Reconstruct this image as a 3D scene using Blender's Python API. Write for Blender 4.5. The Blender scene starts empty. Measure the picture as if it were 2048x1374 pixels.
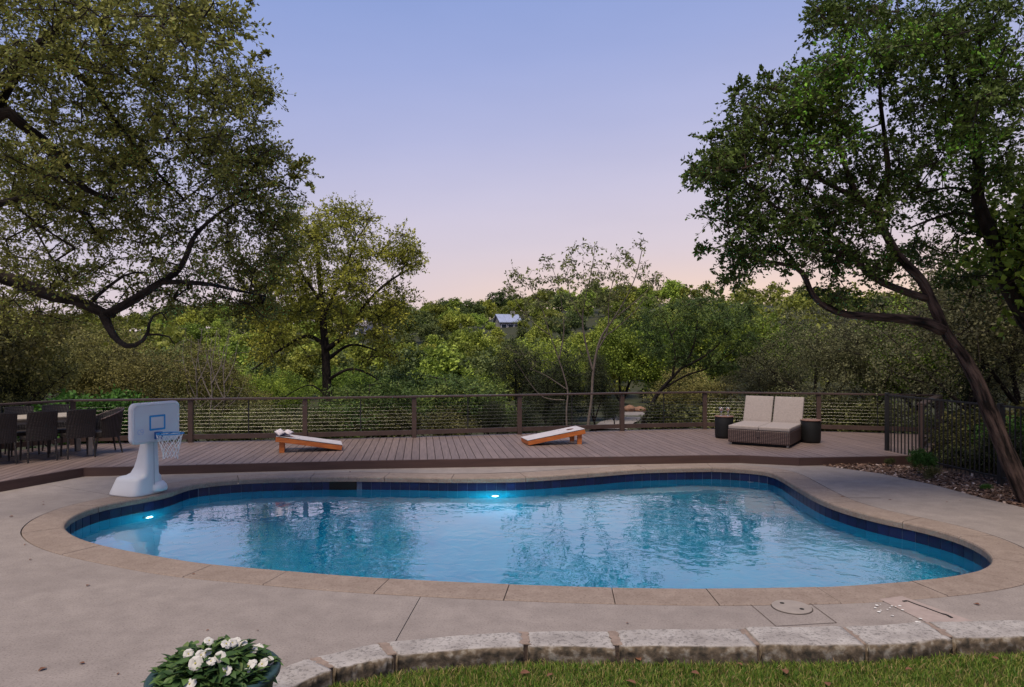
import bpy, bmesh, math, random
import numpy as np
from mathutils import Vector, Matrix
random.seed(7); rng = np.random.default_rng(11)
S = bpy.context.scene
C = S.collection
R = math.radians

# ------------------------------------------------------------------ camera
F, YH, HC = 1400.0, 705.0, 2.02          # focal length in photo pixels, horizon row, camera height
cam = bpy.data.cameras.new('camera'); cam.sensor_width = 36; cam.lens = 36 * F / 2048
cam.shift_y = (YH - 687) / 2048; cam.clip_end = 6000; cam.clip_start = 0.05
co = bpy.data.objects.new('camera', cam); co.location = (0, 0, HC); co.rotation_euler = (R(90), 0, 0)
C.objects.link(co); S.camera = co

# ------------------------------------------------------------------ dusk sky
W = bpy.data.worlds.new('World'); S.world = W; W.use_nodes = True
nt = W.node_tree; nt.nodes.clear()
def nd(t, typ, **kw):
    n = t.nodes.new(typ)
    for k, v in kw.items():
        if k.startswith('i_'):
            n.inputs[k[2:].replace('_', ' ')].default_value = v
        else: setattr(n, k, v)
    return n
def ramp(t, stops, interp='LINEAR'):
    n = t.nodes.new('ShaderNodeValToRGB'); cr = n.color_ramp; cr.interpolation = interp
    while len(cr.elements) < len(stops): cr.elements.new(0.5)
    for e, (p, c) in zip(cr.elements, stops):
        e.position = p; e.color = (*c, 1) if len(c) == 3 else c
    return n
tc = nd(nt, 'ShaderNodeTexCoord'); sep = nd(nt, 'ShaderNodeSeparateXYZ'); nt.links.new(tc.outputs['Generated'], sep.inputs[0])
SKY = [(0.0, (.78, .62, .60)), (.08, (.75, .625, .655)), (.145, (.69, .615, .70)), (.22, (.58, .56, .73)), (.30, (.455, .485, .735)), (.39, (.345, .415, .72)), (.50, (.255, .355, .69)), (.70, (.18, .29, .62)), (1.0, (.15, .25, .56))]
skyr = ramp(nt, SKY)
# the sky towards the sunset side is paler at the same height
sdot = nd(nt, 'ShaderNodeVectorMath', operation='DOT_PRODUCT'); sdot.inputs[1].default_value = Vector((1, .35, 0)).normalized() * -.085
nt.links.new(tc.outputs['Generated'], sdot.inputs[0]); sadd = nd(nt, 'ShaderNodeMath', operation='ADD')
nt.links.new(sep.outputs['Z'], sadd.inputs[0]); nt.links.new(sdot.outputs['Value'], sadd.inputs[1]); sadd2 = nd(nt, 'ShaderNodeMath', operation='ADD'); sadd2.inputs[1].default_value = .03
nt.links.new(sadd.outputs[0], sadd2.inputs[0]); nt.links.new(sadd2.outputs[0], skyr.inputs[0])
# warm afterglow round the sunset azimuth
sd = Vector((.42, 1, 0)).normalized()
dot = nd(nt, 'ShaderNodeVectorMath', operation='DOT_PRODUCT'); dot.inputs[1].default_value = sd
nt.links.new(tc.outputs['Generated'], dot.inputs[0])
azr = ramp(nt, [(.80, (0, 0, 0)), (1.0, (1, 1, 1))], 'EASE'); nt.links.new(dot.outputs['Value'], azr.inputs[0])
elr = ramp(nt, [(.02, (1, 1, 1)), (.16, (0, 0, 0))], 'EASE'); nt.links.new(sep.outputs['Z'], elr.inputs[0])
mul = nd(nt, 'ShaderNodeMath', operation='MULTIPLY'); nt.links.new(azr.outputs[0], mul.inputs[0]); nt.links.new(elr.outputs[0], mul.inputs[1])
mx = nd(nt, 'ShaderNodeMix', data_type='RGBA'); mx.inputs['B'].default_value = (1.0, .72, .54, 1)
nt.links.new(mul.outputs[0], mx.inputs['Factor']); nt.links.new(skyr.outputs[0], mx.inputs['A'])
sn = nd(nt, 'ShaderNodeTexNoise'); sn.inputs['Scale'].default_value = 2.2; sn.inputs['Detail'].default_value = 4; smp = nd(nt, 'ShaderNodeMapping'); smp.inputs['Scale'].default_value = (1, 1, 3.5)
nt.links.new(tc.outputs['Generated'], smp.inputs[0]); nt.links.new(smp.outputs[0], sn.inputs['Vector'])      # barely visible high veil
snr = ramp(nt, [(.35, (.97, .97, .975)), (.65, (1.035, 1.025, 1.02))]); nt.links.new(sn.outputs['Fac'], snr.inputs[0])
smx = nd(nt, 'ShaderNodeMix', data_type='RGBA', blend_type='MULTIPLY'); smx.inputs['Factor'].default_value = 1; nt.links.new(mx.outputs['Result'], smx.inputs['A']); nt.links.new(snr.outputs[0], smx.inputs['B'])
bg = nd(nt, 'ShaderNodeBackground', i_Strength=1.0); nt.links.new(smx.outputs['Result'], bg.inputs[0])
wo = nd(nt, 'ShaderNodeOutputWorld'); nt.links.new(bg.outputs[0], wo.inputs[0])

# very soft fill lamp from behind the camera, added to brighten foliage and paving
sl = bpy.data.lights.new('fill_sun', 'SUN'); sl.energy = 4.4; sl.angle = R(32); sl.color = (1.0, .86, .66)
so = bpy.data.objects.new('fill_sun', sl); C.objects.link(so)
so.rotation_euler = Vector((.22, .42, -1)).to_track_quat('-Z', 'Y').to_euler()

S.view_settings.view_transform = 'Standard'; S.view_settings.look = 'None'
S.view_settings.exposure = 0.0; S.view_settings.gamma = 1
S.render.engine = 'CYCLES'
cy = S.cycles; cy.max_bounces = 8; cy.diffuse_bounces = 2; cy.glossy_bounces = 3; cy.transmission_bounces = 6
cy.transparent_max_bounces = 6; cy.sample_clamp_indirect = 5; cy.use_denoising = True; cy.blur_glossy = 0.5
try: cy.denoiser = 'OPENIMAGEDENOISE'
except Exception: pass

# ------------------------------------------------------------------ helpers
def G(px, py, z=0.0):
    D = F * (HC - z) / (py - YH); return Vector(((px - 1024) * D / F, D, z))
def P(px, py, D):
    return Vector(((px - 1024) * D / F, D, HC - (py - YH) * D / F))

MATS = {}
def mat(name, col, rough=.7, var=0.0, scale=6.0, bump=0.0, bscale=40.0, spec=.3, metal=0.0, col2=None, stretch=None, detail=6.0, contrast=(.35, .65), bdist=.01, coat=0.0, orand=0.0, bark=False):
    """procedural material: base colour with noise towards a second colour, fine relief"""
    if name in MATS: return MATS[name]
    m = bpy.data.materials.new(name); m.use_nodes = True; t = m.node_tree
    b = t.nodes['Principled BSDF']; b.inputs['Roughness'].default_value = rough
    b.inputs['Specular IOR Level'].default_value = spec; b.inputs['Metallic'].default_value = metal
    b.inputs['Coat Weight'].default_value = coat
    b.inputs['Base Color'].default_value = (*col, 1)
    tc = t.nodes.new('ShaderNodeTexCoord'); mp = t.nodes.new('ShaderNodeMapping'); t.links.new(tc.outputs['Object'], mp.inputs[0])
    if stretch: mp.inputs['Scale'].default_value = stretch
    if bark:                                                     # texture runs along the limb
        at = nd(t, 'ShaderNodeAttribute', attribute_name='bk'); t.links.new(at.outputs['Vector'], mp.inputs[0])
    oi = nd(t, 'ShaderNodeObjectInfo')
    if orand:
        mq = nd(t, 'ShaderNodeMath', operation='MULTIPLY'); mq.inputs[1].default_value = 91.7; t.links.new(oi.outputs['Random'], mq.inputs[0])
        cb = nd(t, 'ShaderNodeCombineXYZ'); t.links.new(mq.outputs[0], cb.inputs[0]); t.links.new(mq.outputs[0], cb.inputs[1]); t.links.new(cb.outputs[0], mp.inputs['Location'])
    if var or col2:
        c2 = col2 or tuple(c * (1 - var) for c in col)
        n = nd(t, 'ShaderNodeTexNoise'); n.inputs['Scale'].default_value = scale; n.inputs['Detail'].default_value = detail
        t.links.new(mp.outputs[0], n.inputs['Vector'])
        r = ramp(t, [(contrast[0], col), (contrast[1], c2)]); t.links.new(n.outputs['Fac'], r.inputs[0])
        if orand:
            mr = nd(t, 'ShaderNodeMapRange'); mr.inputs['To Min'].default_value = 1 - orand; mr.inputs['To Max'].default_value = 1 + orand; t.links.new(oi.outputs['Random'], mr.inputs['Value'])
            hv_ = nd(t, 'ShaderNodeHueSaturation'); t.links.new(r.outputs[0], hv_.inputs['Color']); t.links.new(mr.outputs[0], hv_.inputs['Value']); t.links.new(hv_.outputs[0], b.inputs['Base Color'])
        else: t.links.new(r.outputs[0], b.inputs['Base Color'])
    if bump:
        n2 = nd(t, 'ShaderNodeTexNoise'); n2.inputs['Scale'].default_value = bscale; n2.inputs['Detail'].default_value = 5
        t.links.new(mp.outputs[0], n2.inputs['Vector'])
        bp = nd(t, 'ShaderNodeBump'); bp.inputs['Strength'].default_value = bump; bp.inputs['Distance'].default_value = bdist
        t.links.new(n2.outputs['Fac'], bp.inputs['Height']); t.links.new(bp.outputs[0], b.inputs['Normal'])
    MATS[name] = m; return m

def leaf_mat(name, stops, trans=.35, objvar=.25, rough=.55):
    """leaf colours picked leaf by leaf (attribute rnd), each copied tree a little different"""
    m = bpy.data.materials.new(name); m.use_nodes = True; t = m.node_tree; t.nodes.clear()
    a = nd(t, 'ShaderNodeAttribute', attribute_name='rnd')
    r = ramp(t, stops); t.links.new(a.outputs['Fac'], r.inputs[0])
    oi = nd(t, 'ShaderNodeObjectInfo')
    mr = nd(t, 'ShaderNodeMapRange'); mr.inputs['To Min'].default_value = 1 - objvar; mr.inputs['To Max'].default_value = 1 + objvar
    t.links.new(oi.outputs['Random'], mr.inputs['Value'])
    hs = nd(t, 'ShaderNodeHueSaturation'); t.links.new(r.outputs[0], hs.inputs['Color']); t.links.new(mr.outputs[0], hs.inputs['Value'])
    mh = nd(t, 'ShaderNodeMapRange'); mh.inputs['To Min'].default_value = .5 - .05 * objvar; mh.inputs['To Max'].default_value = .5 + .07 * objvar
    ml = nd(t, 'ShaderNodeMath', operation='FRACT'); mm = nd(t, 'ShaderNodeMath', operation='MULTIPLY'); mm.inputs[1].default_value = 7.31
    t.links.new(oi.outputs['Random'], mm.inputs[0]); t.links.new(mm.outputs[0], ml.inputs[0]); t.links.new(ml.outputs[0], mh.inputs['Value'])
    t.links.new(mh.outputs[0], hs.inputs['Hue'])
    p = nd(t, 'ShaderNodeBsdfPrincipled'); p.inputs['Roughness'].default_value = rough; p.inputs['Specular IOR Level'].default_value = .2
    t.links.new(hs.outputs[0], p.inputs['Base Color'])
    tr = nd(t, 'ShaderNodeBsdfTranslucent'); t.links.new(hs.outputs[0], tr.inputs[0])
    mxs = nd(t, 'ShaderNodeMixShader'); mxs.inputs[0].default_value = trans
    t.links.new(p.outputs[0], mxs.inputs[1]); t.links.new(tr.outputs[0], mxs.inputs[2])
    o = nd(t, 'ShaderNodeOutputMaterial'); t.links.new(mxs.outputs[0], o.inputs[0])
    return m

def mesh_np(name, V, Fc, rnd=None, smooth=False):
    """fast mesh from numpy: V (n,3), Fc (m,k)"""
    me = bpy.data.meshes.new(name); V = np.asarray(V, np.float32); Fc = np.asarray(Fc, np.int32)
    n, (m, k) = len(V), Fc.shape
    me.vertices.add(n); me.vertices.foreach_set('co', V.ravel())
    me.loops.add(m * k); me.loops.foreach_set('vertex_index', Fc.ravel())
    me.polygons.add(m); me.polygons.foreach_set('loop_start', np.arange(0, m * k, k, dtype=np.int32))
    if smooth: me.polygons.foreach_set('use_smooth', np.ones(m, bool))
    if rnd is not None:
        a = me.attributes.new('rnd', 'FLOAT', 'POINT'); a.data.foreach_set('value', np.asarray(rnd, np.float32))
    me.update(calc_edges=True); return me

def link(name, me, m=None, parent=None, loc=None, rz=None):
    o = bpy.data.objects.new(name, me); C.objects.link(o)
    if m is not None and me is not None and not me.materials: me.materials.append(m)
    if parent is not None: o.parent = parent
    if name in ('twigs', 'branches', 'foliage', 'crown', 'net'): o['kind'] = 'stuff'
    if loc is not None: o.location = loc
    if rz is not None: o.rotation_euler = (0, 0, rz)
    return o
def tag(o, label, cat, group=None, kind=None):
    o['label'] = label; o['category'] = cat
    if group: o['group'] = group
    if kind: o['kind'] = kind
    return o
def thing(name, label, cat, loc=(0, 0, 0), rz=0.0, group=None, kind=None):
    return tag(link(name, None, None, None, loc, rz), label, cat, group, kind)
def struct(name, me, m, label=None, cat=None):
    o = link(name, me, m); o['kind'] = 'structure'
    if label: o['label'] = label; o['category'] = cat
    return o

class MB:
    def __init__(s): s.v = []; s.f = []
    def add(s, vs, fs):
        b = len(s.v); s.v += [tuple(v) for v in vs]; s.f += [tuple(i + b for i in f) for f in fs]; return s
    def box(s, x0, x1, y0, y1, z0, z1, M=None, bev=0.0):
        if bev > 0:
            bm = bmesh.new(); bmesh.ops.create_cube(bm, size=1)
            for v in bm.verts: v.co = Vector(((x0 + x1) / 2 + v.co.x * (x1 - x0), (y0 + y1) / 2 + v.co.y * (y1 - y0), (z0 + z1) / 2 + v.co.z * (z1 - z0)))
            bmesh.ops.bevel(bm, geom=bm.edges[:], offset=bev, segments=2, affect='EDGES', profile=.6)
            vs = [v.co.copy() for v in bm.verts]; bm.verts.index_update(); fs = [[v.index for v in f.verts] for f in bm.faces]; bm.free()
        else:
            vs = [Vector((x, y, z)) for z in (z0, z1) for y in (y0, y1) for x in (x0, x1)]
            fs = [(0, 2, 3, 1), (4, 5, 7, 6), (0, 1, 5, 4), (2, 6, 7, 3), (0, 4, 6, 2), (1, 3, 7, 5)]
        if M is not None: vs = [M @ v for v in vs]
        return s.add(vs, fs)
    def prism(s, poly, z0, z1):
        n = len(poly); vs = [(p[0], p[1], z0) for p in poly] + [(p[0], p[1], z1) for p in poly]
        fs = [tuple(range(n - 1, -1, -1)), tuple(range(n, 2 * n))] + [(i, (i + 1) % n, n + (i + 1) % n, n + i) for i in range(n)]
        return s.add(vs, fs)
    def tube(s, pts, rad, n=8, caps=True, closed=False):
        pts = [Vector(p) for p in pts]; m = len(pts)
        rad = rad if hasattr(rad, '__len__') else [rad] * m
        vs = []; up = Vector((0, 0, 1)); prev = None
        for i, p in enumerate(pts):
            a = pts[(i - 1) % m] if (closed or i > 0) else p; b = pts[(i + 1) % m] if (closed or i < m - 1) else p
            t = (b - a).normalized()
            if prev is None: x = t.cross(up) if abs(t.z) < .95 else t.cross(Vector((1, 0, 0)))
            else: x = prev - t * prev.dot(t)
            x.normalize(); y = t.cross(x); prev = x
            for k in range(n):
                an = 2 * math.pi * k / n; vs.append(p + (x * math.cos(an) + y * math.sin(an)) * rad[i])
        fs = []
        for i in range(m if closed else m - 1):
            j = (i + 1) % m
            for k in range(n): fs.append((i * n + k, i * n + (k + 1) % n, j * n + (k + 1) % n, j * n + k))
        if caps and not closed: fs += [tuple(range(n - 1, -1, -1)), tuple(range((m - 1) * n, m * n))]
        return s.add(vs, fs)
    def lathe(s, prof, n=24, c=(0, 0, 0)):
        vs = [(c[0] + r * math.cos(2 * math.pi * k / n), c[1] + r * math.sin(2 * math.pi * k / n), c[2] + z) for r, z in prof for k in range(n)]
        fs = [(i * n + k, i * n + (k + 1) % n, (i + 1) * n + (k + 1) % n, (i + 1) * n + k) for i in range(len(prof) - 1) for k in range(n)]
        if prof[0][0] > 1e-6: fs.append(tuple(range(n - 1, -1, -1)))
        if prof[-1][0] > 1e-6: fs.append(tuple(range((len(prof) - 1) * n, len(prof) * n)))
        return s.add(vs, fs)
    def mesh(s, name, smooth=False, fix=True):
        me = bpy.data.meshes.new(name); me.from_pydata(s.v, [], s.f)
        if fix:
            bm = bmesh.new(); bm.from_mesh(me); bmesh.ops.recalc_face_normals(bm, faces=bm.faces[:]); bm.to_mesh(me); bm.free()
        if smooth: me.polygons.foreach_set('use_smooth', [True] * len(me.polygons))
        me.update(); return me
    def build(s, name, m, parent=None, smooth=False, loc=None, rz=None):
        return link(name, s.mesh(name, smooth), m, parent, loc, rz)

def sheet(poly, z):                      # flat n-gon sheet, triangulated
    me = bpy.data.meshes.new('sheet'); bm = bmesh.new()
    f = bm.faces.new([bm.verts.new((p[0], p[1], z)) for p in poly]); f.normal_update()
    if f.normal.z < 0: f.normal_flip()
    bmesh.ops.triangulate(bm, faces=bm.faces[:]); bm.to_mesh(me); bm.free(); return me
def catmull(pts, sub=8, closed=True):
    n = len(pts); out = []
    for i in range(n if closed else n - 1):
        g = lambda k: Vector(pts[k % n]) if closed else Vector(pts[max(0, min(n - 1, k))])
        p0, p1, p2, p3 = g(i - 1), g(i), g(i + 1), g(i + 2)
        for k in range(sub):
            t = k / sub
            out.append(.5 * ((2 * p1) + (p2 - p0) * t + (2 * p0 - 5 * p1 + 4 * p2 - p3) * t * t + (3 * p1 - p0 - 3 * p2 + p3) * t ** 3))
    if not closed: out.append(Vector(pts[-1]))
    return out
def resample(pts, step, closed=True):
    a = np.array([tuple(p) for p in pts]); b = np.vstack([a, a[:1]]) if closed else a
    L = np.r_[0, np.cumsum(np.linalg.norm(np.diff(b, axis=0), axis=1))]
    n = max(2, int(round(L[-1] / step))); t = np.linspace(0, L[-1], n + (0 if closed else 1), endpoint=not closed)
    return np.stack([np.interp(t, L, b[:, k]) for k in range(a.shape[1])], 1), L[-1]
# ------------------------------------------------------------------ materials
def aged(name, c1, c2, c3, big, speck, bump, bs):
    """paving: broad blotches, mid-scale stains, sand-grain speckle and fine relief"""
    m = bpy.data.materials.new(name); m.use_nodes = True; t = m.node_tree; b = t.nodes['Principled BSDF']; b.inputs['Roughness'].default_value = .85; b.inputs['Specular IOR Level'].default_value = .25
    tc = nd(t, 'ShaderNodeTexCoord'); ns_ = []
    for sc, dt, rg in ((big, 8, .6), (big * 5, 6, .65), (speck, 2, .5), (bs, 4, .6)):
        n = nd(t, 'ShaderNodeTexNoise'); n.inputs['Scale'].default_value = sc; n.inputs['Detail'].default_value = dt; n.inputs['Roughness'].default_value = rg; t.links.new(tc.outputs['Object'], n.inputs['Vector']); ns_.append(n)
    r1 = ramp(t, [(.30, c2), (.70, c1)]); t.links.new(ns_[0].outputs['Fac'], r1.inputs[0])
    r2 = ramp(t, [(.30, (1, 1, 1)), (.62, (0, 0, 0))]); t.links.new(ns_[1].outputs['Fac'], r2.inputs[0])
    ma = nd(t, 'ShaderNodeMath', operation='MULTIPLY'); ma.inputs[1].default_value = .55; t.links.new(r2.outputs[0], ma.inputs[0])
    m1 = nd(t, 'ShaderNodeMix', data_type='RGBA'); m1.inputs['B'].default_value = (*c3, 1); t.links.new(ma.outputs[0], m1.inputs['Factor']); t.links.new(r1.outputs[0], m1.inputs['A'])
    r3 = ramp(t, [(.28, (.66, .64, .62)), (.45, (1, 1, 1)), (.60, (1, 1, 1)), (.75, (1.22, 1.2, 1.18))]); t.links.new(ns_[2].outputs['Fac'], r3.inputs[0])
    m2 = nd(t, 'ShaderNodeMix', data_type='RGBA', blend_type='MULTIPLY'); m2.inputs['Factor'].default_value = 1; t.links.new(m1.outputs['Result'], m2.inputs['A']); t.links.new(r3.outputs[0], m2.inputs['B'])
    t.links.new(m2.outputs['Result'], b.inputs['Base Color'])
    bp = nd(t, 'ShaderNodeBump'); bp.inputs['Strength'].default_value = bump; bp.inputs['Distance'].default_value = .004; t.links.new(ns_[3].outputs['Fac'], bp.inputs['Height']); t.links.new(bp.outputs[0], b.inputs['Normal']); return m
M_conc = aged('brushed_concrete', (.27, .232, .214), (.212, .18, .167), (.155, .13, .121), .9, 70, .5, 60)
M_cope = aged('coping_stone', (.262, .207, .175), (.205, .158, .132), (.15, .108, .088), 1.7, 55, .4, 45)
M_gap = mat('joint_sand', (.05, .04, .035), .95)
M_tile = mat('cobalt_tile', (.004, .007, .032), .35, col2=(.006, .011, .055), scale=5, spec=.3, orand=.2)
M_grout = mat('tile_grout', (.12, .14, .20), .8, var=.3, scale=20)
M_plaster = mat('pool_plaster', (.006, .39, .56), .7, col2=(.004, .32, .50), scale=1.3)
M_board = mat('composite_board', (.168, .121, .108), .55, col2=(.122, .086, .077), scale=3.0, bump=.5, bscale=30, spec=.4, stretch=(8, .6, 8), bdist=.003, orand=.11)
M_fascia = mat('brown_fascia', (.07, .037, .03), .5, var=.25, scale=3, bump=.25, bscale=30, stretch=(.6, .6, 6), spec=.4)
M_railp = mat('brown_rail_paint', (.068, .042, .035), .45, var=.25, scale=4, spec=.4)
M_blackm = mat('black_metal', (.012, .012, .013), .4, spec=.5)
M_steel = mat('steel_cable', (.22, .21, .20), .35, metal=.7)
M_white = mat('white_plastic', (.60, .60, .62), .4, var=.06, scale=3, spec=.45)
M_blue = mat('blue_paint', (.025, .26, .56), .45)
M_bluesteel = mat('blue_steel', (.015, .10, .32), .4)
M_logo = mat('faded_print', (.42, .46, .62), .5)
M_net = mat('white_cord', (.75, .73, .72), .8)
M_corn = mat('orange_stain', (.46, .135, .028), .5, col2=(.33, .085, .02), scale=4, stretch=(1, 8, 8), spec=.4)
M_corntop = mat('pale_board_paint', (.44, .41, .43), .55, var=.12, scale=6)
M_dark = mat('dark_void', (.01, .01, .01), .9)
M_cush = mat('oatmeal_fabric', (.285, .245, .235), .95, var=.14, scale=30, bump=.3, bscale=200, spec=.1, bdist=.002)
M_cushed = mat('cushion_border', (.37, .31, .22), .95, var=.15, scale=25, spec=.1)
M_drum = mat('black_resin', (.006, .006, .0065), .6, bump=.2, bscale=50)
M_wood = mat('teak_top', (.20, .11, .08), .6, col2=(.15, .08, .06), scale=4, stretch=(1, 9, 1))
M_tablew = mat('pale_table_slats', (.34, .29, .23), .6, var=.2, scale=4, stretch=(1, 8, 1))
M_bark = mat('oak_bark', (.042, .032, .027), .9, col2=(.010, .008, .007), scale=14, bark=True, bump=1.0, bscale=26, stretch=(1, 1, .35), bdist=.04, detail=8, spec=.15)
M_barkr = mat('ridged_bark', (.095, .062, .05), .9, col2=(.010, .007, .006), scale=20, bark=True, bump=1.0, bscale=24, stretch=(1, 1, .16), bdist=.06, detail=8, contrast=(.38, .62), spec=.15)
M_pale = mat('pale_bark', (.15, .118, .10), .85, var=.4, scale=12, bump=.4)
M_deadw = mat('grey_deadwood', (.22, .185, .165), .9, var=.4, scale=10)
M_soil = mat('bed_soil', (.07, .045, .034), .95, var=.4, scale=20, bump=.8, bscale=30)
M_ground = mat('woodland_floor', (.026, .031, .011), .95, col2=(.038, .038, .017), scale=.4, bump=.6, bscale=3)
M_lawn = mat('lawn_soil', (.075, .075, .028), .95, var=.4, scale=25)
M_path = mat('pale_paving', (.20, .175, .165), .85, var=.2, scale=3)
M_rock = mat('tan_rock', (.22, .12, .075), .9, var=.4, scale=5, bump=.8, bscale=8)
M_pot = mat('green_glaze_pot', (.025, .055, .055), .4, var=.35, scale=8, bump=.2, bscale=20)
M_petal = mat('white_petal', (.47, .45, .42), .7, spec=.2)
M_eye = mat('flower_eye', (.45, .40, .10), .7)
M_deadleaf = mat('dead_leaf', (.16, .07, .04), .8, var=.4, scale=30)
M_fleck = mat('white_paint', (.62, .60, .58), .8)
M_patch = mat('pink_patch', (.31, .245, .225), .9, var=.15, scale=14, bump=.3, bscale=60)
M_lid = mat('cream_lid', (.27, .23, .205), .6, var=.15, scale=9)
M_mortar = mat('pink_mortar', (.24, .18, .15), .95, var=.25, scale=18, bump=.5, bscale=60)

def wicker_mat(name, c1, c2):
    m = bpy.data.materials.new(name); m.use_nodes = True; t = m.node_tree; b = t.nodes['Principled BSDF']
    b.inputs['Roughness'].default_value = .55
    tc = t.nodes.new('ShaderNodeTexCoord'); mp = t.nodes.new('ShaderNodeMapping'); t.links.new(tc.outputs['Object'], mp.inputs[0])
    mp.inputs['Rotation'].default_value = (0, 0, R(0))
    w1 = nd(t, 'ShaderNodeTexWave', wave_type='BANDS', bands_direction='Z'); w1.inputs['Scale'].default_value = 12
    w2 = nd(t, 'ShaderNodeTexWave', wave_type='BANDS', bands_direction='DIAGONAL'); w2.inputs['Scale'].default_value = 16
    mp2 = t.nodes.new('ShaderNodeMapping'); mp2.inputs['Scale'].default_value = (1, 1, 0); t.links.new(tc.outputs['Object'], mp2.inputs[0])
    for w, q in ((w1, mp), (w2, mp2)):
        w.inputs['Distortion'].default_value = .6; w.inputs['Detail'].default_value = 1; t.links.new(q.outputs[0], w.inputs['Vector'])
    mu = nd(t, 'ShaderNodeMath', operation='MULTIPLY'); t.links.new(w1.outputs['Fac'], mu.inputs[0]); t.links.new(w2.outputs['Fac'], mu.inputs[1])
    r = ramp(t, [(.05, c2), (.5, c1)]); t.links.new(mu.outputs[0], r.inputs[0]); t.links.new(r.outputs[0], b.inputs['Base Color'])
    bp = nd(t, 'ShaderNodeBump'); bp.inputs['Strength'].default_value = .8; bp.inputs['Distance'].default_value = .006
    t.links.new(mu.outputs[0], bp.inputs['Height']); t.links.new(bp.outputs[0], b.inputs['Normal']); return m
M_wick = wicker_mat('brown_wicker', (.095, .052, .047), (.02, .011, .010))
M_wickd = wicker_mat('dark_wicker', (.020, .011, .010), (.006, .004, .003))

# limestone: pale top, dark pitted and mottled brown on the broken front
def limestone():
    m = bpy.data.materials.new('limestone'); m.use_nodes = True; t = m.node_tree; b = t.nodes['Principled BSDF']; b.inputs['Roughness'].default_value = .92
    tc = t.nodes.new('ShaderNodeTexCoord')
    n1 = nd(t, 'ShaderNodeTexNoise'); n1.inputs['Scale'].default_value = 5; n1.inputs['Detail'].default_value = 8
    n2 = nd(t, 'ShaderNodeTexNoise'); n2.inputs['Scale'].default_value = 38; n2.inputs['Detail'].default_value = 6; n2.inputs['Roughness'].default_value = .7
    for n in (n1, n2): t.links.new(tc.outputs['Object'], n.inputs['Vector'])
    r1 = ramp(t, [(.3, (.23, .205, .195)), (.7, (.37, .34, .325))]); t.links.new(n1.outputs['Fac'], r1.inputs[0])
    r2 = ramp(t, [(.38, (.10, .09, .085)), (.49, (1, 1, 1))]); t.links.new(n2.outputs['Fac'], r2.inputs[0])
    mu = nd(t, 'ShaderNodeMix', data_type='RGBA', blend_type='MULTIPLY'); mu.inputs['Factor'].default_value = .55
    t.links.new(r1.outputs[0], mu.inputs['A']); t.links.new(r2.outputs[0], mu.inputs['B'])
    # darker mottled brown broken face below the sawn top
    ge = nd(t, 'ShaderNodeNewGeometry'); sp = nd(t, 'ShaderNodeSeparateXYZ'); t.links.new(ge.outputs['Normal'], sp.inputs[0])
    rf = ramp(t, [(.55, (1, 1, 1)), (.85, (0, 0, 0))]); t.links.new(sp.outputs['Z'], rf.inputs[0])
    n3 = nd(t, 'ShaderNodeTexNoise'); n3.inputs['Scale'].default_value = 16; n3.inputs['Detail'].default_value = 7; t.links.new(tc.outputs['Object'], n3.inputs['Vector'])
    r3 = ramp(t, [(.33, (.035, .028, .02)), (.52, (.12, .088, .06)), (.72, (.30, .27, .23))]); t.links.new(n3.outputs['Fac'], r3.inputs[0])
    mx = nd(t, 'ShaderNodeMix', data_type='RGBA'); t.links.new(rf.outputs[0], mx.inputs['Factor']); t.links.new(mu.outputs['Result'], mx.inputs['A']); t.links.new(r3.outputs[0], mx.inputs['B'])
    t.links.new(mx.outputs['Result'], b.inputs['Base Color'])
    bp = nd(t, 'ShaderNodeBump'); bp.inputs['Strength'].default_value = .8; bp.inputs['Distance'].default_value = .01
    t.links.new(n2.outputs['Fac'], bp.inputs['Height']); t.links.new(bp.outputs[0], b.inputs['Normal']); return m
M_lime = limestone()

# ------------------------------------------------------------------ pool
rim_px = [(129, 1050), (143.5, 1034), (178, 1018.5), (219, 1007), (273, 997), (307.6, 991), (342, 983), (366, 974), (393, 967), (444, 961.5),
          (513, 957), (649, 954), (700, 953.6), (820, 954.6), (905, 956), (1042, 954.6), (1178, 945.7), (1281, 938), (1400, 935), (1450, 935.5), (1519, 940.5),
          (1553, 949), (1594, 973), (1638, 997), (1690, 1016), (1758, 1034), (1809, 1044.4), (1861, 1056.4), (1919, 1073.5), (1963, 1094), (1984, 1114.5), (1982, 1126),
          (1963, 1138), (1929, 1147), (1861, 1157), (1758, 1165.8), (1655, 1172), (1519, 1175), (1391, 1176), (1212, 1173.6), (1007, 1166.8), (836, 1159),
          (700, 1151), (547, 1138.4), (410, 1125.8), (307, 1109.4), (205, 1089.5), (154, 1073.5), (133, 1060)]
rim, PER = resample(catmull([G(x, y) for x, y in rim_px], 10), .04)
for _ in range(14): rim = .5 * rim + .25 * np.roll(rim, 1, 0) + .25 * np.roll(rim, -1, 0)
rim, PER = resample(rim, .04); NR = len(rim); ds = PER / NR
area = .5 * np.sum(rim[:, 0] * np.roll(rim[:, 1], -1) - np.roll(rim[:, 0], -1) * rim[:, 1])
if area < 0: rim = rim[::-1].copy()
tan = np.roll(rim, -1, 0) - np.roll(rim, 1, 0); tan /= np.linalg.norm(tan, axis=1)[:, None]
nor = np.stack([tan[:, 1], -tan[:, 0], np.zeros(NR)], 1)          # outward (loop runs counter-clockwise)
def rim_at(s, d=0.0, z=0.0):
    i = (s / ds) % NR; a = int(i); f = i - a; b = (a + 1) % NR; a %= NR
    p = rim[a] * (1 - f) + rim[b] * f; n = nor[a] * (1 - f) + nor[b] * f; n /= np.linalg.norm(n)
    return Vector((p[0] + n[0] * d, p[1] + n[1] * d, z))
def rim_s(px, py):                                               # arc position nearest to a seen point
    g = G(px, py); return float(np.argmin((rim[:, 0] - g.x) ** 2 + (rim[:, 1] - g.y) ** 2)) * ds
CW = .41
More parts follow.
